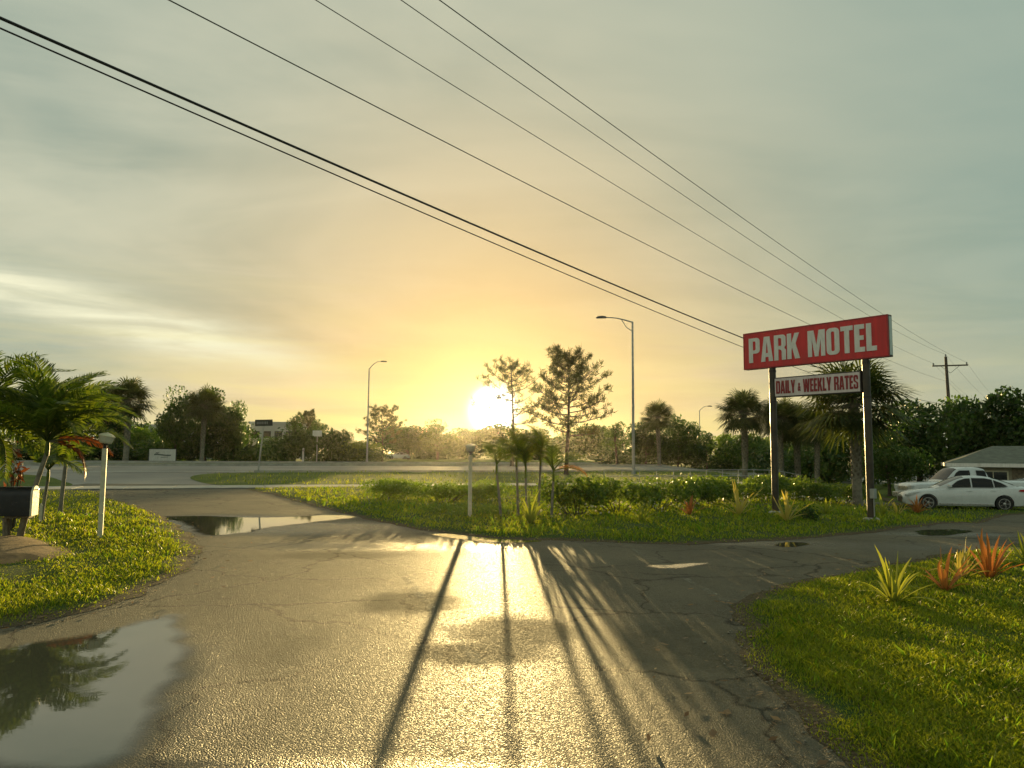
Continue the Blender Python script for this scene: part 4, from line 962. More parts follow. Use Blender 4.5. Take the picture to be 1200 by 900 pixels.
# ------------------------------------------------------------------ the motel sign
TL, TR_ = (870.5, 391), (1041, 368.5); SH = 1.07
dl = FOC * SH / 43.0; dr = FOC * SH / 50.5
pl_, pr_ = A(871, 391, dl), A(1040.5, 368.5, dr)
zb = ((pl_.z + pr_.z) / 2) - SH
sx, sy = pr_.x - pl_.x, pr_.y - pl_.y; SW = math.hypot(sx, sy); srz = math.atan2(sy, sx)
gz = float(ter((pl_.x + pr_.x) / 2, (pl_.y + pr_.y) / 2))
sign = empty('motel_sign', (pl_.x, pl_.y, gz), srz, 'tall roadside motel sign: red cabinet with white letters on two posts', 'sign')
z0 = zb - gz; TH = .20
cab = MB().box((0, 0, z0), (SW, TH, z0 + SH)).build('cabinet', dark_frame, sign, bevel=.012)
fr_ = .035
MB().box((fr_, -.006, z0 + fr_), (SW - fr_, .004, z0 + SH - fr_)).build('face_panel', red_paint, cab)
bd = MB()
for a_, b_ in (((.0, -.012, z0), (SW, .01, z0 + fr_)), ((.0, -.012, z0 + SH - fr_), (SW, .01, z0 + SH)), ((0, -.0125, z0 + fr_), (fr_, .01, z0 + SH - fr_)), ((SW - fr_, -.0125, z0 + fr_), (SW, .01, z0 + SH - fr_))): bd.box(a_, b_)
bd.build('face_frame', mat('red_frame', (.36, .02, .018), .45, var=.15), cab)
MB().box((SW - .004, .035, z0 + .045), (SW + .006, TH - .035, z0 + SH - .045)).build('end_panel', sign_end, cab)
MB().box((fr_, TH - .004, z0 + fr_), (SW - fr_, TH + .006, z0 + SH - fr_)).build('back_panel', red_paint, cab)
lettering('PARK MOTEL', sign, .19, SW - .30, z0 + .185, .715, -.012, sign_white)
# posts
lp, rp = SW * .205, SW * .845
def post_at(px_, bu, name='post'):
    mb = MB(); mb.tube([(px_, TH * .5, -.3), (px_, TH * .5, z0 + .01)], .095, 20); o = mb.build(name, post_m, sign, True)
    cl = MB()
    for zz in (z0 - .10, z0 - .98): cl.lathe([(.095, -.03), (.104, -.028), (.104, .028), (.095, .03)], 20, Matrix.Translation((px_, TH * .5, zz)))
    cl.build('clamp_band', dark_frame, o)
    MB().lathe([(.20, -.02), (.20, .10), (.15, .13), (.10, .135)], 18, Matrix.Translation((px_, TH*.5, 0))).build('footing', concrete, o, True)
    return o
p1 = post_at(lp, 0); p2 = post_at(rp, 0)
bx_ = MB().box((rp + .06, TH*.5 - .16, .62), (rp + .17, TH*.5 - .02, .86)).build('junction_box', galv, p2, bevel=.008)
MB().tube([(rp + .115, TH*.5 - .07, .62), (rp + .115, TH*.5 - .07, .1), (rp + .09, TH*.5 - .07, -.05)], .014, 8).build('conduit', galv, p2)
# the small rates board between the posts
rl, rr_ = lp + .10, rp - .10; rz0 = z0 - .86; RHt = .56
board = empty('rates_board', (0, 0, 0)); board.parent = sign; del_ = None
cab2 = MB().box((rl, .015, rz0), (rr_, .165, rz0 + RHt)).build('board_cabinet', dark_frame, sign, bevel=.008)
bpy.data.objects.remove(board)
MB().box((rl + .03, .006, rz0 + .03), (rr_ - .03, .018, rz0 + RHt - .03)).build('board_face', sign_pale, cab2)
lettering('DAILY & WEEKLY RATES', cab2, rl + .07, rr_ - .07, rz0 + .10, .36, .001, maroon, .06, .20)

# ------------------------------------------------------------------ street lights
def street_light(base, H, arm_dir, arm, label, rise=.55, truss=True):
    e = empty('street_light', tuple(base), 0, label, 'street light', 'street lights along the highway')
    mb = MB(); mb.tube([(0, 0, -.1), (0, 0, H * .5), (0, 0, H)], [H*.0105, H*.0082, H*.006], 12); mb.build('pole', galv, e, True)
    MB().lathe([(.24, 0), (.24, .03), (.16, .06), (.15, .30), (.125, .34)], 12).build('base_flange', galv, e)
    d_ = Vector((arm_dir[0], arm_dir[1], 0)).normalized()
    pts = [Vector((0, 0, H - .05)) + d_ * arm * q + Vector((0, 0, rise * math.sin(q * math.pi * .58))) for q in (0, .2, .4, .6, .8, 1)]
    ar = MB().tube(pts, [.055, .05, .046, .042, .038, .035], 8); 
    if truss:
        ar.tube([Vector((0, 0, H - .75)), Vector((0, 0, H - .45)) + d_ * arm * .22, pts[2] - Vector((0, 0, .03))], .03, 6)
    ao = ar.build('arm', galv, e, True)
    M = Matrix.Translation(pts[-1]) @ Matrix.Rotation(math.atan2(d_.y, d_.x), 4, 'Z')
    hd = MB(); hd.prism([(-.10, -.05), (.62, -.07), (.70, -.02), (.60, .07), (.20, .12), (-.08, .07)], 'y', -.15, .15, M); hd.build('lamp_head', lamp_dark, e, bevel=.02)
    return e
b = G(742.5, 557); H = hgt(742.5, 377, b.y); street_light(b, H, (-1, -.05), 40 / FOC * b.y * .82, 'tall street light with a curved arm pointing left, beside the big pine', .35)
b = B(430, 95); H = hgt(434, 432, 95); street_light(b, H, (1, .1), 1.5, 'far street light with its arm pointing right, left of the sun', 1.0, False)
b = B(820.5, 128); H = hgt(820.5, 481, 128); street_light(b, H, (1, .1), 1.5, 'farthest small street light rising above the trees left of the motel sign', .8, False)

# ------------------------------------------------------------------ garden lamp posts
def lamp_post(base, H, label, tilt=0):
    e = empty('lamp_post', tuple(base), .35, label, 'lamp post', 'white garden lamp posts')
    MB().box((-.042, -.042, -.2), (.042, .042, H - .30)).build('post', white_wood, e, bevel=.006)
    MB().lathe([(.035, H - .30), (.035, H - .235), (.06, H - .225), (.085, H - .205)], 10).build('collar', black_metal, e)
    hd = MB(); M = Matrix.Translation((0, 0, H - .205)) @ Matrix.Rotation(tilt, 4, 'Y')
    hd.lathe([(.075, 0), (.105, .03), (.125, .10), (.13, .13)], 8, M); ho = hd.build('lantern_glass', glass_frost, e)
    cp = MB(); cp.lathe([(.148, .128), (.152, .142), (.115, .175), (.06, .195), (.02, .205), (.012, .215)], 8, M); cp.build('lantern_cap', lantern_m, ho)
    rb = MB()
    for k in range(8):
        a_ = 2*math.pi*k/8; rb.tube([M @ Vector((.078*math.cos(a_), .078*math.sin(a_), 0)), M @ Vector((.108*math.cos(a_), .108*math.sin(a_), .03)), M @ Vector((.133*math.cos(a_), .133*math.sin(a_), .13))], .006, 4)
    rb.build('lantern_ribs', lantern_m, ho)
    return e
b = G(117, 633); lamp_post(b, A(121, 507, b.y).z - b.z, 'white wooden lamp post with a pale lantern on the left lawn', .16)
b = G(550.5, 607); lamp_post(b, A(550, 520, b.y).z - b.z, 'white lamp post standing below the sun, casting a long shadow')

# ------------------------------------------------------------------ mailbox on splayed posts, and its dirt mound
mbx = G(22, 637); ms = 1 / FOC * mbx.y
mo = empty('mailbox', tuple(mbx), R(16), 'large black mailbox with a pale arched door on splayed posts', 'mailbox')
zb_ = A(20, 604, mbx.y).z - mbx.z; zt_ = A(20, 570, mbx.y).z - mbx.z; hw = .18; Lx = 26 * ms
arch = [(-hw, zb_), (hw, zb_), (hw, zt_ - hw*.9)] + [(hw * math.cos(R(a_)), zt_ - hw*.9 + hw*.9 * math.sin(R(a_))) for a_ in range(15, 166, 15)] + [(-hw, zt_ - hw*.9)]
xe = (34 - 22) * ms
MB().prism(arch, 'x', xe - Lx - .15, xe).build('box', black_metal, mo, True)
arch2 = [(p * 1.04, zb_ + (q - zb_) * 1.03) for p, q in arch]
MBm = Matrix.Translation((xe + .004, 0, 0)) @ Matrix.Rotation(.0, 4, 'Z')
dr_ = MB().prism(arch2, 'x', 0, .035, MBm).build('door', white_wood, mo, True)
MB().tube([(xe + .04, -.03, zt_ - .06), (xe + .075, -.03, zt_ - .05), (xe + .075, .03, zt_ - .05), (xe + .04, .03, zt_ - .06)], .008, 5).build('handle', galv, dr_)
MB().box((-Lx*.55, -.12, zb_ - .04), (xe - .02, .12, zb_ - .002)).build('shelf', grey_wood, mo)
for x0_, x1_, y_ in ((xe - .12, xe - .22, -.07), (xe - .42, xe - .36, -.07), (xe - .12, xe - .22, .07), (xe - .42, xe - .36, .07)):
    MB().tube([(x0_, y_, zb_ - .03), (x1_, y_ * 1.6, -.12)], .035, 4).build('post', grey_wood, mo)
fl = MB().box((xe - .15, hw + .004, zt_ - .30), (xe - .12, hw + .016, zt_ - .08)); fl.build('flag', maroon, mo)
b = G(47, 614); st_ = empty('marker_stake', tuple(b), 0, 'short white stake just right of the mailbox', 'stake')
MB().prism([(-.025, -.1), (.025, -.1), (.025, .42), (0, .47), (-.025, .42)], 'y', -.02, .02).build('stake', white_wood, st_)
mound = crom(gp([(-40, 640), (10, 632), (50, 634), (80, 645), (75, 660), (30, 665), (-40, 668)]), .2)
o = patch('dirt_mound', mound, dirt_m, .10, .2, .05)

# ------------------------------------------------------------------ utility pole and wires
PY = 70.0; pb = B(1116, PY); PH = A(1113, 418, PY).z - pb.z
WD = Vector((.58, .815, 0)).normalized(); WN = Vector((WD.y, -WD.x, 0))
up = empty('utility_pole', tuple(pb), 0, 'wooden utility pole with one crossarm behind the dark trees', 'utility pole')
MB().tube([(0, 0, -.3), (-.05, 0, PH * .5), (-.18, 0, PH)], [.19, .16, .12], 10).build('pole', pole_wood, up, True)
ca = (A(1113, 428.5, PY) - pb); M = Matrix.Translation(ca) @ Matrix.Rotation(math.atan2(WN.y, WN.x) * .55, 4, 'Z')
xa = MB().box((-1.45, -.16, -.06), (1.45, -.04, .06), M).build('crossarm', pole_wood, up)
for sgn in (-1, 1):
    MB().tube([M @ Vector((sgn * .75, -.17, -.05)), M @ Vector((0, -.17, -.70))], .022, 5).build('brace', galv, up)
for px_ in (-1.35, 1.35): MB().lathe([(.03, .05), (.045, .10), (.075, .14), (.05, .19), (.07, .23), (.03, .28)], 10, M @ Matrix.Translation((px_, -.1, 0))).build('insulator', insul, up, True)
MB().lathe([(.03, 0), (.05, .05), (.08, .10), (.05, .15), (.07, .19), (.03, .24)], 10, Matrix.Translation((-.18, 0, PH))).build('insulator', insul, up, True)
tp_l = pb + (M @ Vector((-1.35, -.1, .26))); tp_r = pb + (M @ Vector((1.35, -.1, .26))); tp_m = pb + Vector((-.18, 0, PH + .22))
def on_plane(u, v, off):
    """the point of the pixel ray that lies in the vertical plane through the pole line, shifted sideways by off"""
    r = ray(u, v); q = Vector((pb.x, pb.y, 0)) + WN * off
    k = (q.x * WN.x + q.y * WN.y) / (r.x * WN.x + r.y * WN.y); return Vector((r.x * k, r.y * k, CAMZ + r.z * k))
def wire(label, px1, px2, end, rad, mat_, name='power_line'):
    off = (Vector((end.x, end.y, 0)) - Vector((pb.x, pb.y, 0))).dot(WN)
    a_, b_ = on_plane(*px1, off), on_plane(*px2, off); e = Vector(end)
    f = lambda p: (p.x * WD.x + p.y * WD.y)
    X = np.array([f(a_), f(b_), f(e)]); co = np.polyfit(X, [a_.z, b_.z, e.z], 2)
    if co[0] < 0: co = np.polyfit(X, [a_.z, b_.z, e.z], 1); co = np.array([0, *co])
    pts = []
    for s2 in np.linspace(-26, X[2], 70): pts.append(e + WD * (s2 - X[2]) + Vector((0, 0, np.polyval(co, s2) - e.z)))
    sl = float(np.polyval(np.polyder(co), X[2]))
    for s2 in np.linspace(1, 45, 12): pts.append(e + WD * s2 + Vector((0, 0, -.045 * s2 + .0005 * s2 * s2)))
    mb = MB(); mb.tube(pts, rad, 6); return tag(mb.build(name, mat_, None, True), label, 'cable', 'wires on the utility pole')
wire('topmost thin power line, uppermost where the wires cross the top edge', (515, 0), (1025, 362), tp_r, .0075, cable_g)
wire('thin power line just below the topmost one', (470, 0), (1012, 366), tp_m, .0075, cable_g)
wire('thin power line third from the top', (370, 0), (984, 372), tp_l, .0075, cable_g)
wire('lone thin line midway between the thin wires and the thick cables', (198, 0), (944, 378), pb + Vector((-.12, -.12, PH * .80)), .008, cable_g)
wire('thick black cable crossing the sky to the motel sign', (0, 21), (868, 395), pb + Vector((-.1, -.15, PH * .62)), .016, cable_m, 'cable')
wire('thinner black cable hanging just under the thick cable', (0, 33), (866, 405), pb + Vector((-.1, -.15, PH * .57)), .009, cable_m, 'cable')

# ------------------------------------------------------------------ cars
def loft(stations, nseg, closed_ends=True):
    n = len(stations); m = len(stations[0]); mb = MB()
    vs = [p for s_ in stations for p in s_]; fs = []
    for i in range(n - 1):
        for k in range(m): fs.append((i*m+k, i*m+(k+1) % m, (i+1)*m+(k+1) % m, (i+1)*m+k))
    fs += [tuple(range(m))[::-1], tuple((n-1)*m + k for k in range(m))]
    mb.add(vs, fs); return mb
def section(x, zb, zt, hw, crown=.04, tuck=.05):
    half = [(hw - tuck - .06, zb), (hw - tuck, zb + .03), (hw - .01, zb + (zt - zb) * .35), (hw, zb + (zt - zb) * .58), (hw - .015, zb + (zt - zb) * .80), (hw - .05, zt - .05), (hw - .11, zt - .012), (hw * .5, zt + crown * .8), (0, zt + crown)]
    return [(x, y, z) for y, z in half] + [(x, -y, z) for y, z in half[::-1][1:]]
def cabin_sec(x, zb, zt, hb, ht):
    if zt - zb < .02: zt = zb + .02
    half = [(hb, zb), (hb - (hb-ht)*.3, zb + (zt-zb)*.35), (ht + (hb-ht)*.15, zb + (zt-zb)*.85), (ht - .03, zt - .02), (ht*.6, zt + .02), (0, zt + .03)]
    return [(x, y, z) for y, z in half] + [(x, -y, z) for y, z in half[::-1][1:]]
def cut_arches(o, xs_, r, hw):
    bpy.context.view_layer.update()
    for x in xs_:
        for sgn in (-1, 1):
            c = MB(); c.lathe([(r, -.16), (r, .16)], 28, Matrix.Translation((x[0], sgn * (hw - .06), x[1])) @ Matrix.Rotation(math.pi/2, 4, 'X'))
            co = c.build('cutter', None); md = o.modifiers.new('b', 'BOOLEAN'); md.operation = 'DIFFERENCE'; md.solver = 'EXACT'; md.object = co
            par = o.parent; co.parent = par
            me = bpy.data.meshes.new_from_object(o.evaluated_get(bpy.context.evaluated_depsgraph_get())); o.modifiers.clear(); o.data = me
            bpy.data.objects.remove(co)
    o.data.set_sharp_from_angle(angle=R(32))
def wheel(parent, x, y, r, sgn, spokes=5, double=True):
    M = Matrix.Translation((x, y, r)) @ Matrix.Rotation(math.pi/2 * sgn, 4, 'X')
    w_ = empty('wheel', (0, 0, 0)); bpy.data.objects.remove(w_)
    ty = MB(); ty.lathe([(r*.66, -.10), (r*.94, -.105), (r, -.07), (r, .07), (r*.94, .105), (r*.66, .10)], 32, M); to = ty.build('wheel', rubber, parent, True)
    rm = MB(); rm.lathe([(r*.66, -.101), (r*.66, .095), (r*.62, .09), (r*.60, .05), (.01, .035)], 32, M); rm.build('rim_back', trim_m, to, True)
    sp = MB()
    sp.lathe([(r*.665, .088), (r*.665, .104), (r*.60, .104), (r*.60, .088)], 32, M); sp.lathe([(r*.17, .05), (r*.16, .105), (.01, .11)], 16, M)
    for k in range(spokes):
        for off in ((-.13, .13) if double else (0,)):
            a_ = 2*math.pi*k/spokes + off; d_ = Vector((math.cos(a_), math.sin(a_), 0)); s2 = Vector((-d_.y, d_.x, 0)) * r * .048
            p0, p1 = d_ * r * .14, d_ * r * .62
            sp.add([M @ (p + Vector((0, 0, z))) for z in (.06, .10) for p in (p0 - s2, p0 + s2, p1 + s2, p1 - s2)], [(0,3,2,1),(4,5,6,7),(0,1,5,4),(1,2,6,5),(2,3,7,6),(3,0,4,7)])
    sp.build('rim', rim_m, to)
def interp(tab, xs_):
    t_ = np.array(tab); return [np.interp(xs_, t_[:, 0], t_[:, i]) for i in range(1, t_.shape[1])]
def smooth1(a_, k=2):
    a_ = np.array(a_, float)
    for _ in range(k): a_[1:-1] = .25*a_[:-2] + .5*a_[1:-1] + .25*a_[2:]
    return a_
def win(parent, name, poly, hb, ht, zb, zt, sgn, mat_, off=.006):
    """glass pane on the sloping side: poly in (x, z)"""
    def y(z): return hb + (ht - hb) * (z - zb) / (zt - zb)
    n = len(poly); vs = [(x, sgn * (y(z) + off), z) for x, z in poly] + [(x, sgn * (y(z) - .02), z) for x, z in poly]
    mb = MB(); mb.add(vs, [tuple(range(n)), tuple(range(n, 2*n))[::-1]] + [(i, (i+1) % n, n + (i+1) % n, n + i) for i in range(n)]); return mb.build(name, mat_, parent)
def screen(xc, zb, zr, hb, ht, xa, xb):
    mb = MB(); st_l = []
    for x in np.linspace(xa, xb, 8):
        z_, b_, t_ = (np.interp(x, xc, q) for q in (zr, hb, ht)); sec = cabin_sec(x, zb, z_, b_, t_); st_l.append([(p[0], p[1] * .97, p[2] + .012) for p in sec[3:8]])
    m_ = 5; mb.add([p for r in st_l for p in r], [(i*m_+k, i*m_+k+1, (i+1)*m_+k+1, (i+1)*m_+k) for i in range(7) for k in range(m_-1)]); return mb
def sedan(loc, rz, label, group):
    e = empty('sedan_car', loc, rz, label, 'car', group); Lc = 4.9
    xs_ = np.concatenate([np.linspace(0, .5, 8), np.linspace(.6, 4.35, 34), np.linspace(4.45, 4.9, 8)])
    zt, zb, hw = interp([(0, .58, .30, .62), (.06, .66, .24, .72), (.25, .74, .20, .83), (.7, .83, .19, .90), (1.5, .93, .19, .92), (2.5, .96, .19, .92), (3.6, 1.0, .20, .92), (4.3, 1.03, .22, .89), (4.75, 1.02, .28, .82), (4.9, .92, .36, .72)], xs_)
    zt, zb, hw = smooth1(zt), smooth1(zb), smooth1(hw)
    bo = loft([section(x, b_, t_, h_) for x, b_, t_, h_ in zip(xs_, zb, zt, hw)], 0).build('body', car_white, e, True)
    cut_arches(bo, ((.93, .33), (3.80, .33)), .375, .92)
    xc = np.linspace(1.25, 4.55, 30)
    zr, = interp([(1.25, .93), (1.6, 1.10), (2.0, 1.30), (2.3, 1.41), (2.7, 1.46), (3.1, 1.455), (3.5, 1.39), (3.9, 1.25), (4.3, 1.09), (4.55, 1.02)], xc); zr = smooth1(zr)
    hb = np.interp(xc, [1.25, 1.7, 2.5, 3.6, 4.55], [.70, .82, .85, .83, .70]); ht = hb - .24 * np.clip((zr - .95) / .5, .1, 1)
    ca_ = loft([cabin_sec(x, .90, z_, b_, t_) for x, z_, b_, t_ in zip(xc, zr, hb, ht)], 0).build('cabin', car_white, e, True)
    for sgn in (-1, 1):
        win(e, 'side_window', [(1.78, .985), (2.60, 1.0), (2.60, 1.375), (2.42, 1.365), (2.12, 1.26)], .85, .615, .95, 1.44, sgn, car_glass, .016)
        win(e, 'side_window', [(2.66, 1.0), (3.45, 1.01), (3.42, 1.33), (3.15, 1.385), (2.66, 1.385)], .855, .615, .95, 1.44, sgn, car_glass, .016)
        win(e, 'side_window', [(3.50, 1.015), (3.98, 1.06), (3.75, 1.20), (3.48, 1.31)], .845, .60, .95, 1.44, sgn, car_glass, .022)
        wheel(e, .93, sgn * .80, .33, sgn * -1); wheel(e, 3.80, sgn * .80, .33, sgn * -1)
        MB().box((1.70, sgn*.93 - .10, .99), (1.84, sgn*.93 + .10, 1.11)).build('wing_mirror', car_white, e, bevel=.03)
        MB().box((2.42, sgn*.922 - .012, .83), (2.60, sgn*.922 + .012, .86)).build('door_handle', car_white, e, bevel=.006)
        MB().box((3.32, sgn*.922 - .012, .86), (3.50, sgn*.922 + .012, .89)).build('door_handle', car_white, e, bevel=.006)
        MB().box((1.35, sgn*.905 - .02, .27), (3.38, sgn*.905 + .012, .31)).build('sill_trim', rim_m, e)
        MB().prism([(4.35, .86), (4.72, .84), (4.84, .92), (4.80, .96), (4.40, .93)], 'y', sgn*.80 - .09, sgn*.80 + .075).build('tail_light', tail_m, e)
        MB().prism([(.06, .60), (.40, .66), (.62, .76), (.34, .74), (.10, .67)], 'y', sgn*.76 - .10, sgn*.76 + .085).build('headlight', head_m, e)
    screen(xc, .90, zr, hb, ht, 1.45, 2.38).build('windscreen', car_glass, e, True); screen(xc, .90, zr, hb, ht, 3.45, 4.28).build('rear_window', car_glass, e, True)
    MB().box((-.01, -.45, .30), (.05, .45, .55)).build('grille', trim_m, e, bevel=.02)
    return e
def pickup(loc, rz, label):
    e = empty('pickup_truck', loc, rz, label, 'pickup truck', 'vehicles parked by the house'); 
    xs_ = np.concatenate([np.linspace(0, .4, 6), np.linspace(.5, 5.5, 44)])
    zt, zb, hw = interp([(0, .98, .50, .86), (.08, 1.08, .42, .93), (.3, 1.14, .38, .98), (1.5, 1.19, .38, 1.0), (2.0, 1.22, .40, 1.0), (3.55, 1.24, .42, 1.0), (3.6, 1.28, .42, 1.0), (5.5, 1.28, .50, .99)], xs_)
    bo = loft([section(x, b_, t_, h_, .03, .03) for x, b_, t_, h_ in zip(xs_, zb, smooth1(zt, 1), hw)], 0).build('body', car_white, e, True)
    cut_arches(bo, ((1.0, .40), (4.55, .40)), .47, 1.0)
    xc = np.linspace(1.55, 3.62, 26)
    zr, = interp([(1.55, 1.22), (1.75, 1.42), (2.0, 1.68), (2.2, 1.84), (2.45, 1.90), (3.3, 1.90), (3.5, 1.86), (3.58, 1.74), (3.62, 1.45)], xc); zr = smooth1(zr, 1)
    hb = np.interp(xc, [1.55, 1.9, 3.62], [.80, .90, .88]); ht = hb - .20 * np.clip((zr - 1.2) / .6, .1, 1)
    loft([cabin_sec(x, 1.20, z_, b_, t_) for x, z_, b_, t_ in zip(xc, zr, hb, ht)], 0).build('cabin', car_white, e, True)
    screen(xc, 1.20, zr, hb, ht, 1.62, 2.22).build('windscreen', car_glass, e, True)
    for sgn in (-1, 1):
        win(e, 'side_window', [(1.86, 1.30), (2.76, 1.31), (2.76, 1.78), (2.30, 1.77), (2.14, 1.66)], .90, .70, 1.2, 1.82, sgn, car_glass, .04)
        win(e, 'side_window', [(3.06, 1.31), (3.50, 1.33), (3.48, 1.72), (3.40, 1.78), (3.06, 1.78)], .90, .70, 1.2, 1.82, sgn, car_glass, .04)
        wheel(e, 1.0, sgn * .86, .40, sgn * -1, 6, False); wheel(e, 4.55, sgn * .86, .40, sgn * -1, 6, False)
        MB().box((1.78, sgn*1.05 - .11, 1.26), (1.92, sgn*1.05 + .11, 1.44)).build('wing_mirror', trim_m, e, bevel=.03)
        MB().box((2.62, sgn*1.0 - .015, 1.10), (2.82, sgn*1.0 + .015, 1.14)).build('door_handle', trim_m, e, bevel=.006)
        MB().box((-.02, sgn*.74 - .17, .82), (.14, sgn*.74 + .20, 1.06)).build('headlight', head_m, e, bevel=.03)
    MB().box((-.12, -.95, .46), (.14, .95, .70)).build('bumper', rim_m, e, bevel=.04)
    MB().box((-.03, -.52, .80), (.08, .52, 1.00)).build('grille', rim_m, e, bevel=.02)
    return e
def parked(fn, u_front, Y, rz, *args):
    p = A(u_front, 590, Y); z = float(ter(p.x + 2.4, Y)); e = fn((p.x, Y, z + .005), rz, *args); e.scale = (.95, .95, .95); return e
parked(sedan, 1055, 32.6, R(-16), 'white sedan parked nearest, behind the orange bromeliad', 'vehicles parked by the house')
parked(pickup, 1059, 35.6, R(-3), 'white pickup truck parked behind the white sedan')
parked(sedan, 1140, 37.5, R(-10), 'white car half hidden behind the sedan at the right edge', 'vehicles parked by the house')
b = B(464, 165); fc = sedan((b.x - 2, b.y, b.z), R(20), 'tiny pale car beyond the highway left of the sun', 'cars far off')

# ------------------------------------------------------------------ the house at the right edge
hb_ = B(1110, 44); hx, hy, hz_ = hb_.x, 44.0, float(ter(hb_.x + 3, 44))
eav = A(1110, 545, 44).z - hz_; rid = A(1146, 523, 48).z - hz_
ho = empty('house', (hx, hy, hz_), R(-27), 'low house with a grey green hip roof at the right edge', 'house'); Wd, Dp, Ov = 14.0, 8.0, .55
MB().box((Ov, Ov, -.2), (Wd - Ov, Dp - Ov, eav - .02)).build('wall', wall_m, ho)
rp_ = MB(); rp_.add([(0, 0, eav + .10), (Wd, 0, eav + .10), (Wd, Dp, eav + .10), (0, Dp, eav + .10), (2.6, Dp/2, rid), (Wd - 2.6, Dp/2, rid)], [(0,1,5,4), (1,2,5), (2,3,4,5), (3,0,4), (3,2,1,0)])
ro = rp_.build('roof', roof_m, ho)
fa = MB()
for lo, hi in (((-.03, -.03, eav - .09), (Wd + .03, .03, eav + .115)), ((-.03, Dp - .03, eav - .09), (Wd + .03, Dp + .03, eav + .115)), ((-.03, .031, eav - .09), (.03, Dp - .031, eav + .115)), ((Wd - .03, .031, eav - .09), (Wd + .03, Dp - .031, eav + .115))): fa.box(lo, hi)
fa.build('fascia', sign_white, ro)
for x0_, x1_ in ((1.6, 2.9), (4.2, 5.4), (7, 8.3)):
    f = MB().box((x0_ - .08, Ov - .05, .75), (x1_ + .08, Ov + .02, eav - .28)).build('window', white_wood, ho)
    MB().box((x0_, Ov - .065, .83), ((x0_ + x1_)/2 - .025, Ov - .045, eav - .36)).build('pane', win_dark, f); MB().box(((x0_ + x1_)/2 + .025, Ov - .065, .83), (x1_, Ov - .045, eav - .36)).build('pane', win_dark, f)
d_ = MB().box((3.15, Ov - .04, 0), (4.0, Ov + .02, 1.85)).build('door', grey_wood, ho); MB().lathe([(.03, 0), (.035, .03), (.02, .05)], 8, Matrix.Translation((3.24, Ov - .04, .9)) @ Matrix.Rotation(math.pi/2, 4, 'X')).build('handle', galv, d_)

# ------------------------------------------------------------------ far building, signs, railing
def block(u0, u1, v, Y, label, nw, m_=bwhite, roofv=None):
    a_, b_ = B(u0, Y), B(u1, Y); Wb = b_.x - a_.x; Hb = A(u0, v, Y).z - a_.z
    e = empty('commercial_building', tuple(a_), 0, label, 'building')
    MB().box((0, 0, -.3), (Wb, 14, Hb - .5)).build('wall', m_, e); MB().box((-.2, -.2, Hb - .5), (Wb + .2, 14.2, Hb)).build('parapet', broof, e)
    for i in range(nw):
        x = Wb * (i + .5) / nw
        for z in (1.0, Hb * .55):
            f = MB().box((x - .8, -.08, z), (x + .8, .02, z + 1.5)).build('window', trim_m, e); MB().box((x - .7, -.1, z + .1), (x + .7, -.07, z + 1.4)).build('pane', win_dark, f)
    return e
block(150, 262, 497, 150, 'white commercial building glimpsed between the left far trees', 6)
block(292, 345, 494, 165, 'pale grey roofed building behind the tilted street name sign', 4, broof)

b = B(190, 88); sw_, sh_ = 30 / FOC * 88, 13.5 / FOC * 88; zb2 = A(190, 540, 88).z - b.z
e = empty('roadside_board', tuple(b), R(4), 'white roadside board with a dark swoosh mark across the highway', 'sign')
MB().box((-sw_/2 - .08, 0, zb2 - .08), (sw_/2 + .08, .12, zb2 + sh_ + .08)).build('frame', trim_m, e); MB().box((-sw_/2, -.02, zb2), (sw_/2, .0, zb2 + sh_)).build('panel', sign_white, e)
mk = MB()
pts = [(-.9, .62), (-.55, .66), (-.1, .60), (.45, .54), (.95, .56)]
for (x0_, q0), (x1_, q1) in zip(pts[:-1], pts[1:]): mk.prism([(x0_, zb2 + q0), (x1_, zb2 + q1), (x1_, zb2 + q1 + .14), (x0_, zb2 + q0 + .16)], 'y', -.034, -.022)
mk.prism([(-.8, zb2 + .82), (-.5, zb2 + .84), (-.3, zb2 + .95), (-.7, zb2 + .95)], 'y', -.034, -.022); mk.prism([(-.2, zb2 + .36), (.6, zb2 + .40), (.8, zb2 + .46), (-.1, zb2 + .43)], 'y', -.034, -.022)
mk.build('mark', sign_grey, e)
for x in (-sw_*.4, sw_*.4): MB().box((x - .06, .13, -.2), (x + .06, .2, zb2 + sh_*.8)).build('post', trim_m, e)

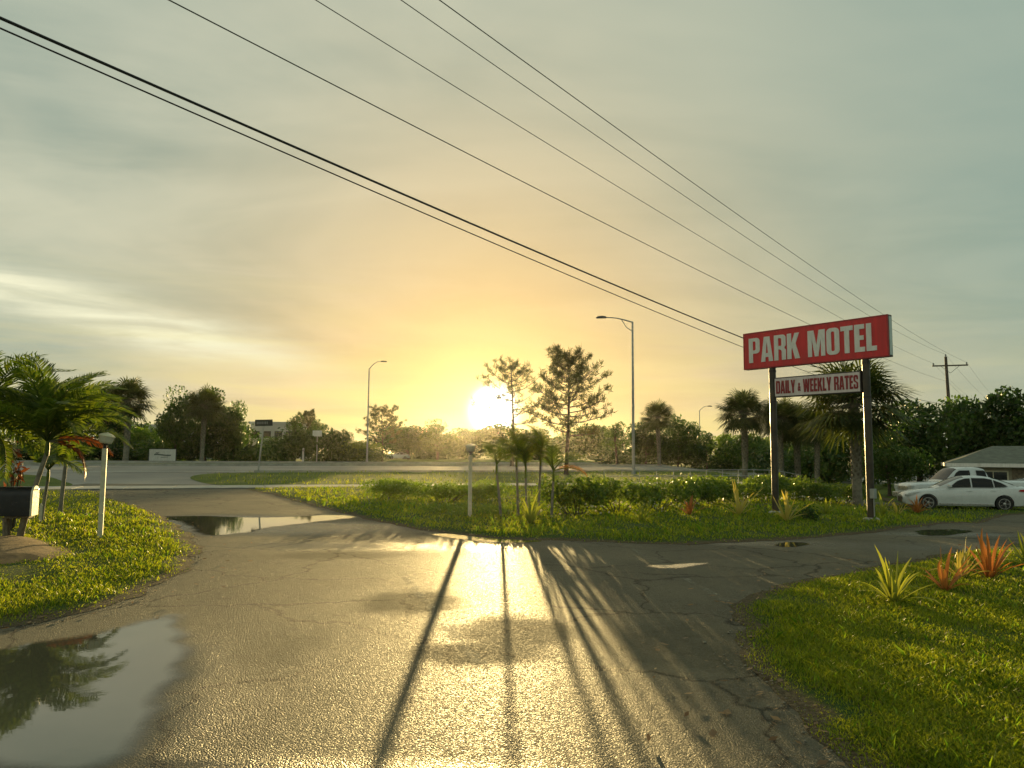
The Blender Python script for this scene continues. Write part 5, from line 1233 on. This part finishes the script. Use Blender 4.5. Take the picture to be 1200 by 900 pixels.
b = G(302, 554); t_ = A(309.5, 495.5, b.y) - b
e = empty('street_name_sign', tuple(b), 0, 'street name sign on a tilted thin pole at the driveway mouth', 'sign')
MB().tube([(0, 0, -.2), tuple(t_)], .055, 8).build('pole', galv, e, True)
pw, ph = 20.5 / FOC * b.y, 7.5 / FOC * b.y; M = Matrix.Translation(t_) @ Matrix.Rotation(-.03, 4, 'Y')
pn = MB().box((-pw/2, -.07, -ph/2), (pw/2, -.04, ph/2), M).build('panel', green_sign, e)
lt = MB(); rs = np.random.default_rng(5); x = -pw*.40
for wl in (.10, .13, .09, .12, .08, .13, .10): lt.box((x, -.078, -ph*.2), (x + wl*.75, -.072, ph*.18), M); x += wl * 1.05
lt.build('lettering', sign_grey, pn)
b = B(371, 92); z_ = A(371, 508, 92).z - b.z; e = empty('road_sign', tuple(b), 0, 'small pale square road sign left of the left street light', 'sign')
MB().tube([(0, 0, -.1), (0, 0, z_)], .06, 6).build('pole', galv, e); MB().box((-.55, -.1, z_ - .35), (.55, -.065, z_ + .35)).build('panel', sign_white, e, bevel=.01)
b = B(355, 92); z_ = A(355, 525, 92).z - b.z; e = empty('delineator_post', tuple(b), 0, 'short white delineator post left of the small square sign', 'post')
MB().prism([(-.11, -.1), (.11, -.1), (.11, z_ - .1), (.05, z_), (-.05, z_), (-.11, z_ - .1)], 'y', -.05, .05).build('post', sign_white, e); MB().box((-.08, -.062, z_ - .4), (.08, -.052, z_ - .2)).build('reflector', galv, e)

# pedestrian pipe railing along the footpath
s0, s1 = s_at(708, SW1 + .4), s_at(935, SW1 + .4); x0_, y0_ = st(s0, SW1 + .4); z0_ = float(ter(x0_, y0_)); ra = empty('pipe_railing', (x0_, y0_, z0_), RA, 'low steel pipe railing along the footpath beyond the hedge', 'railing')
Lr = s1 - s0; nP = 13
for i in range(nP):
    x = Lr * i / (nP - 1); q = st(s0 + x, SW1 + .4); dz_ = float(ter(*q)) - z0_
    MB().tube([(x, 0, dz_ - .1), (x, 0, dz_ + .80)], .024, 6).build('post', galv, ra)
for zz in (.42, .80):
    MB().tube([(Lr * i / 12, 0, float(ter(*st(s0 + Lr * i / 12, SW1 + .4))) - z0_ + zz) for i in range(13)], .024, 6).build('rail', galv, ra)

# ------------------------------------------------------------------ humid evening air
hz = MB().box((-1700, -90, -3), (1700, 1700, 16)).build('haze', None)
m = bpy.data.materials.new('haze_air'); m.use_nodes = True; t = NT(m.node_tree); t.n.clear()
pv = t.node('ShaderNodeVolumePrincipled'); pv.inputs['Color'].default_value = (.95, .90, .78, 1); pv.inputs['Density'].default_value = .00007; pv.inputs['Anisotropy'].default_value = .88
t.l.new(pv.outputs[0], t.node('ShaderNodeOutputMaterial').inputs['Volume']); hz.data.materials.append(m)
tag(hz, 'thin golden haze of humid evening air', 'haze', kind='stuff')
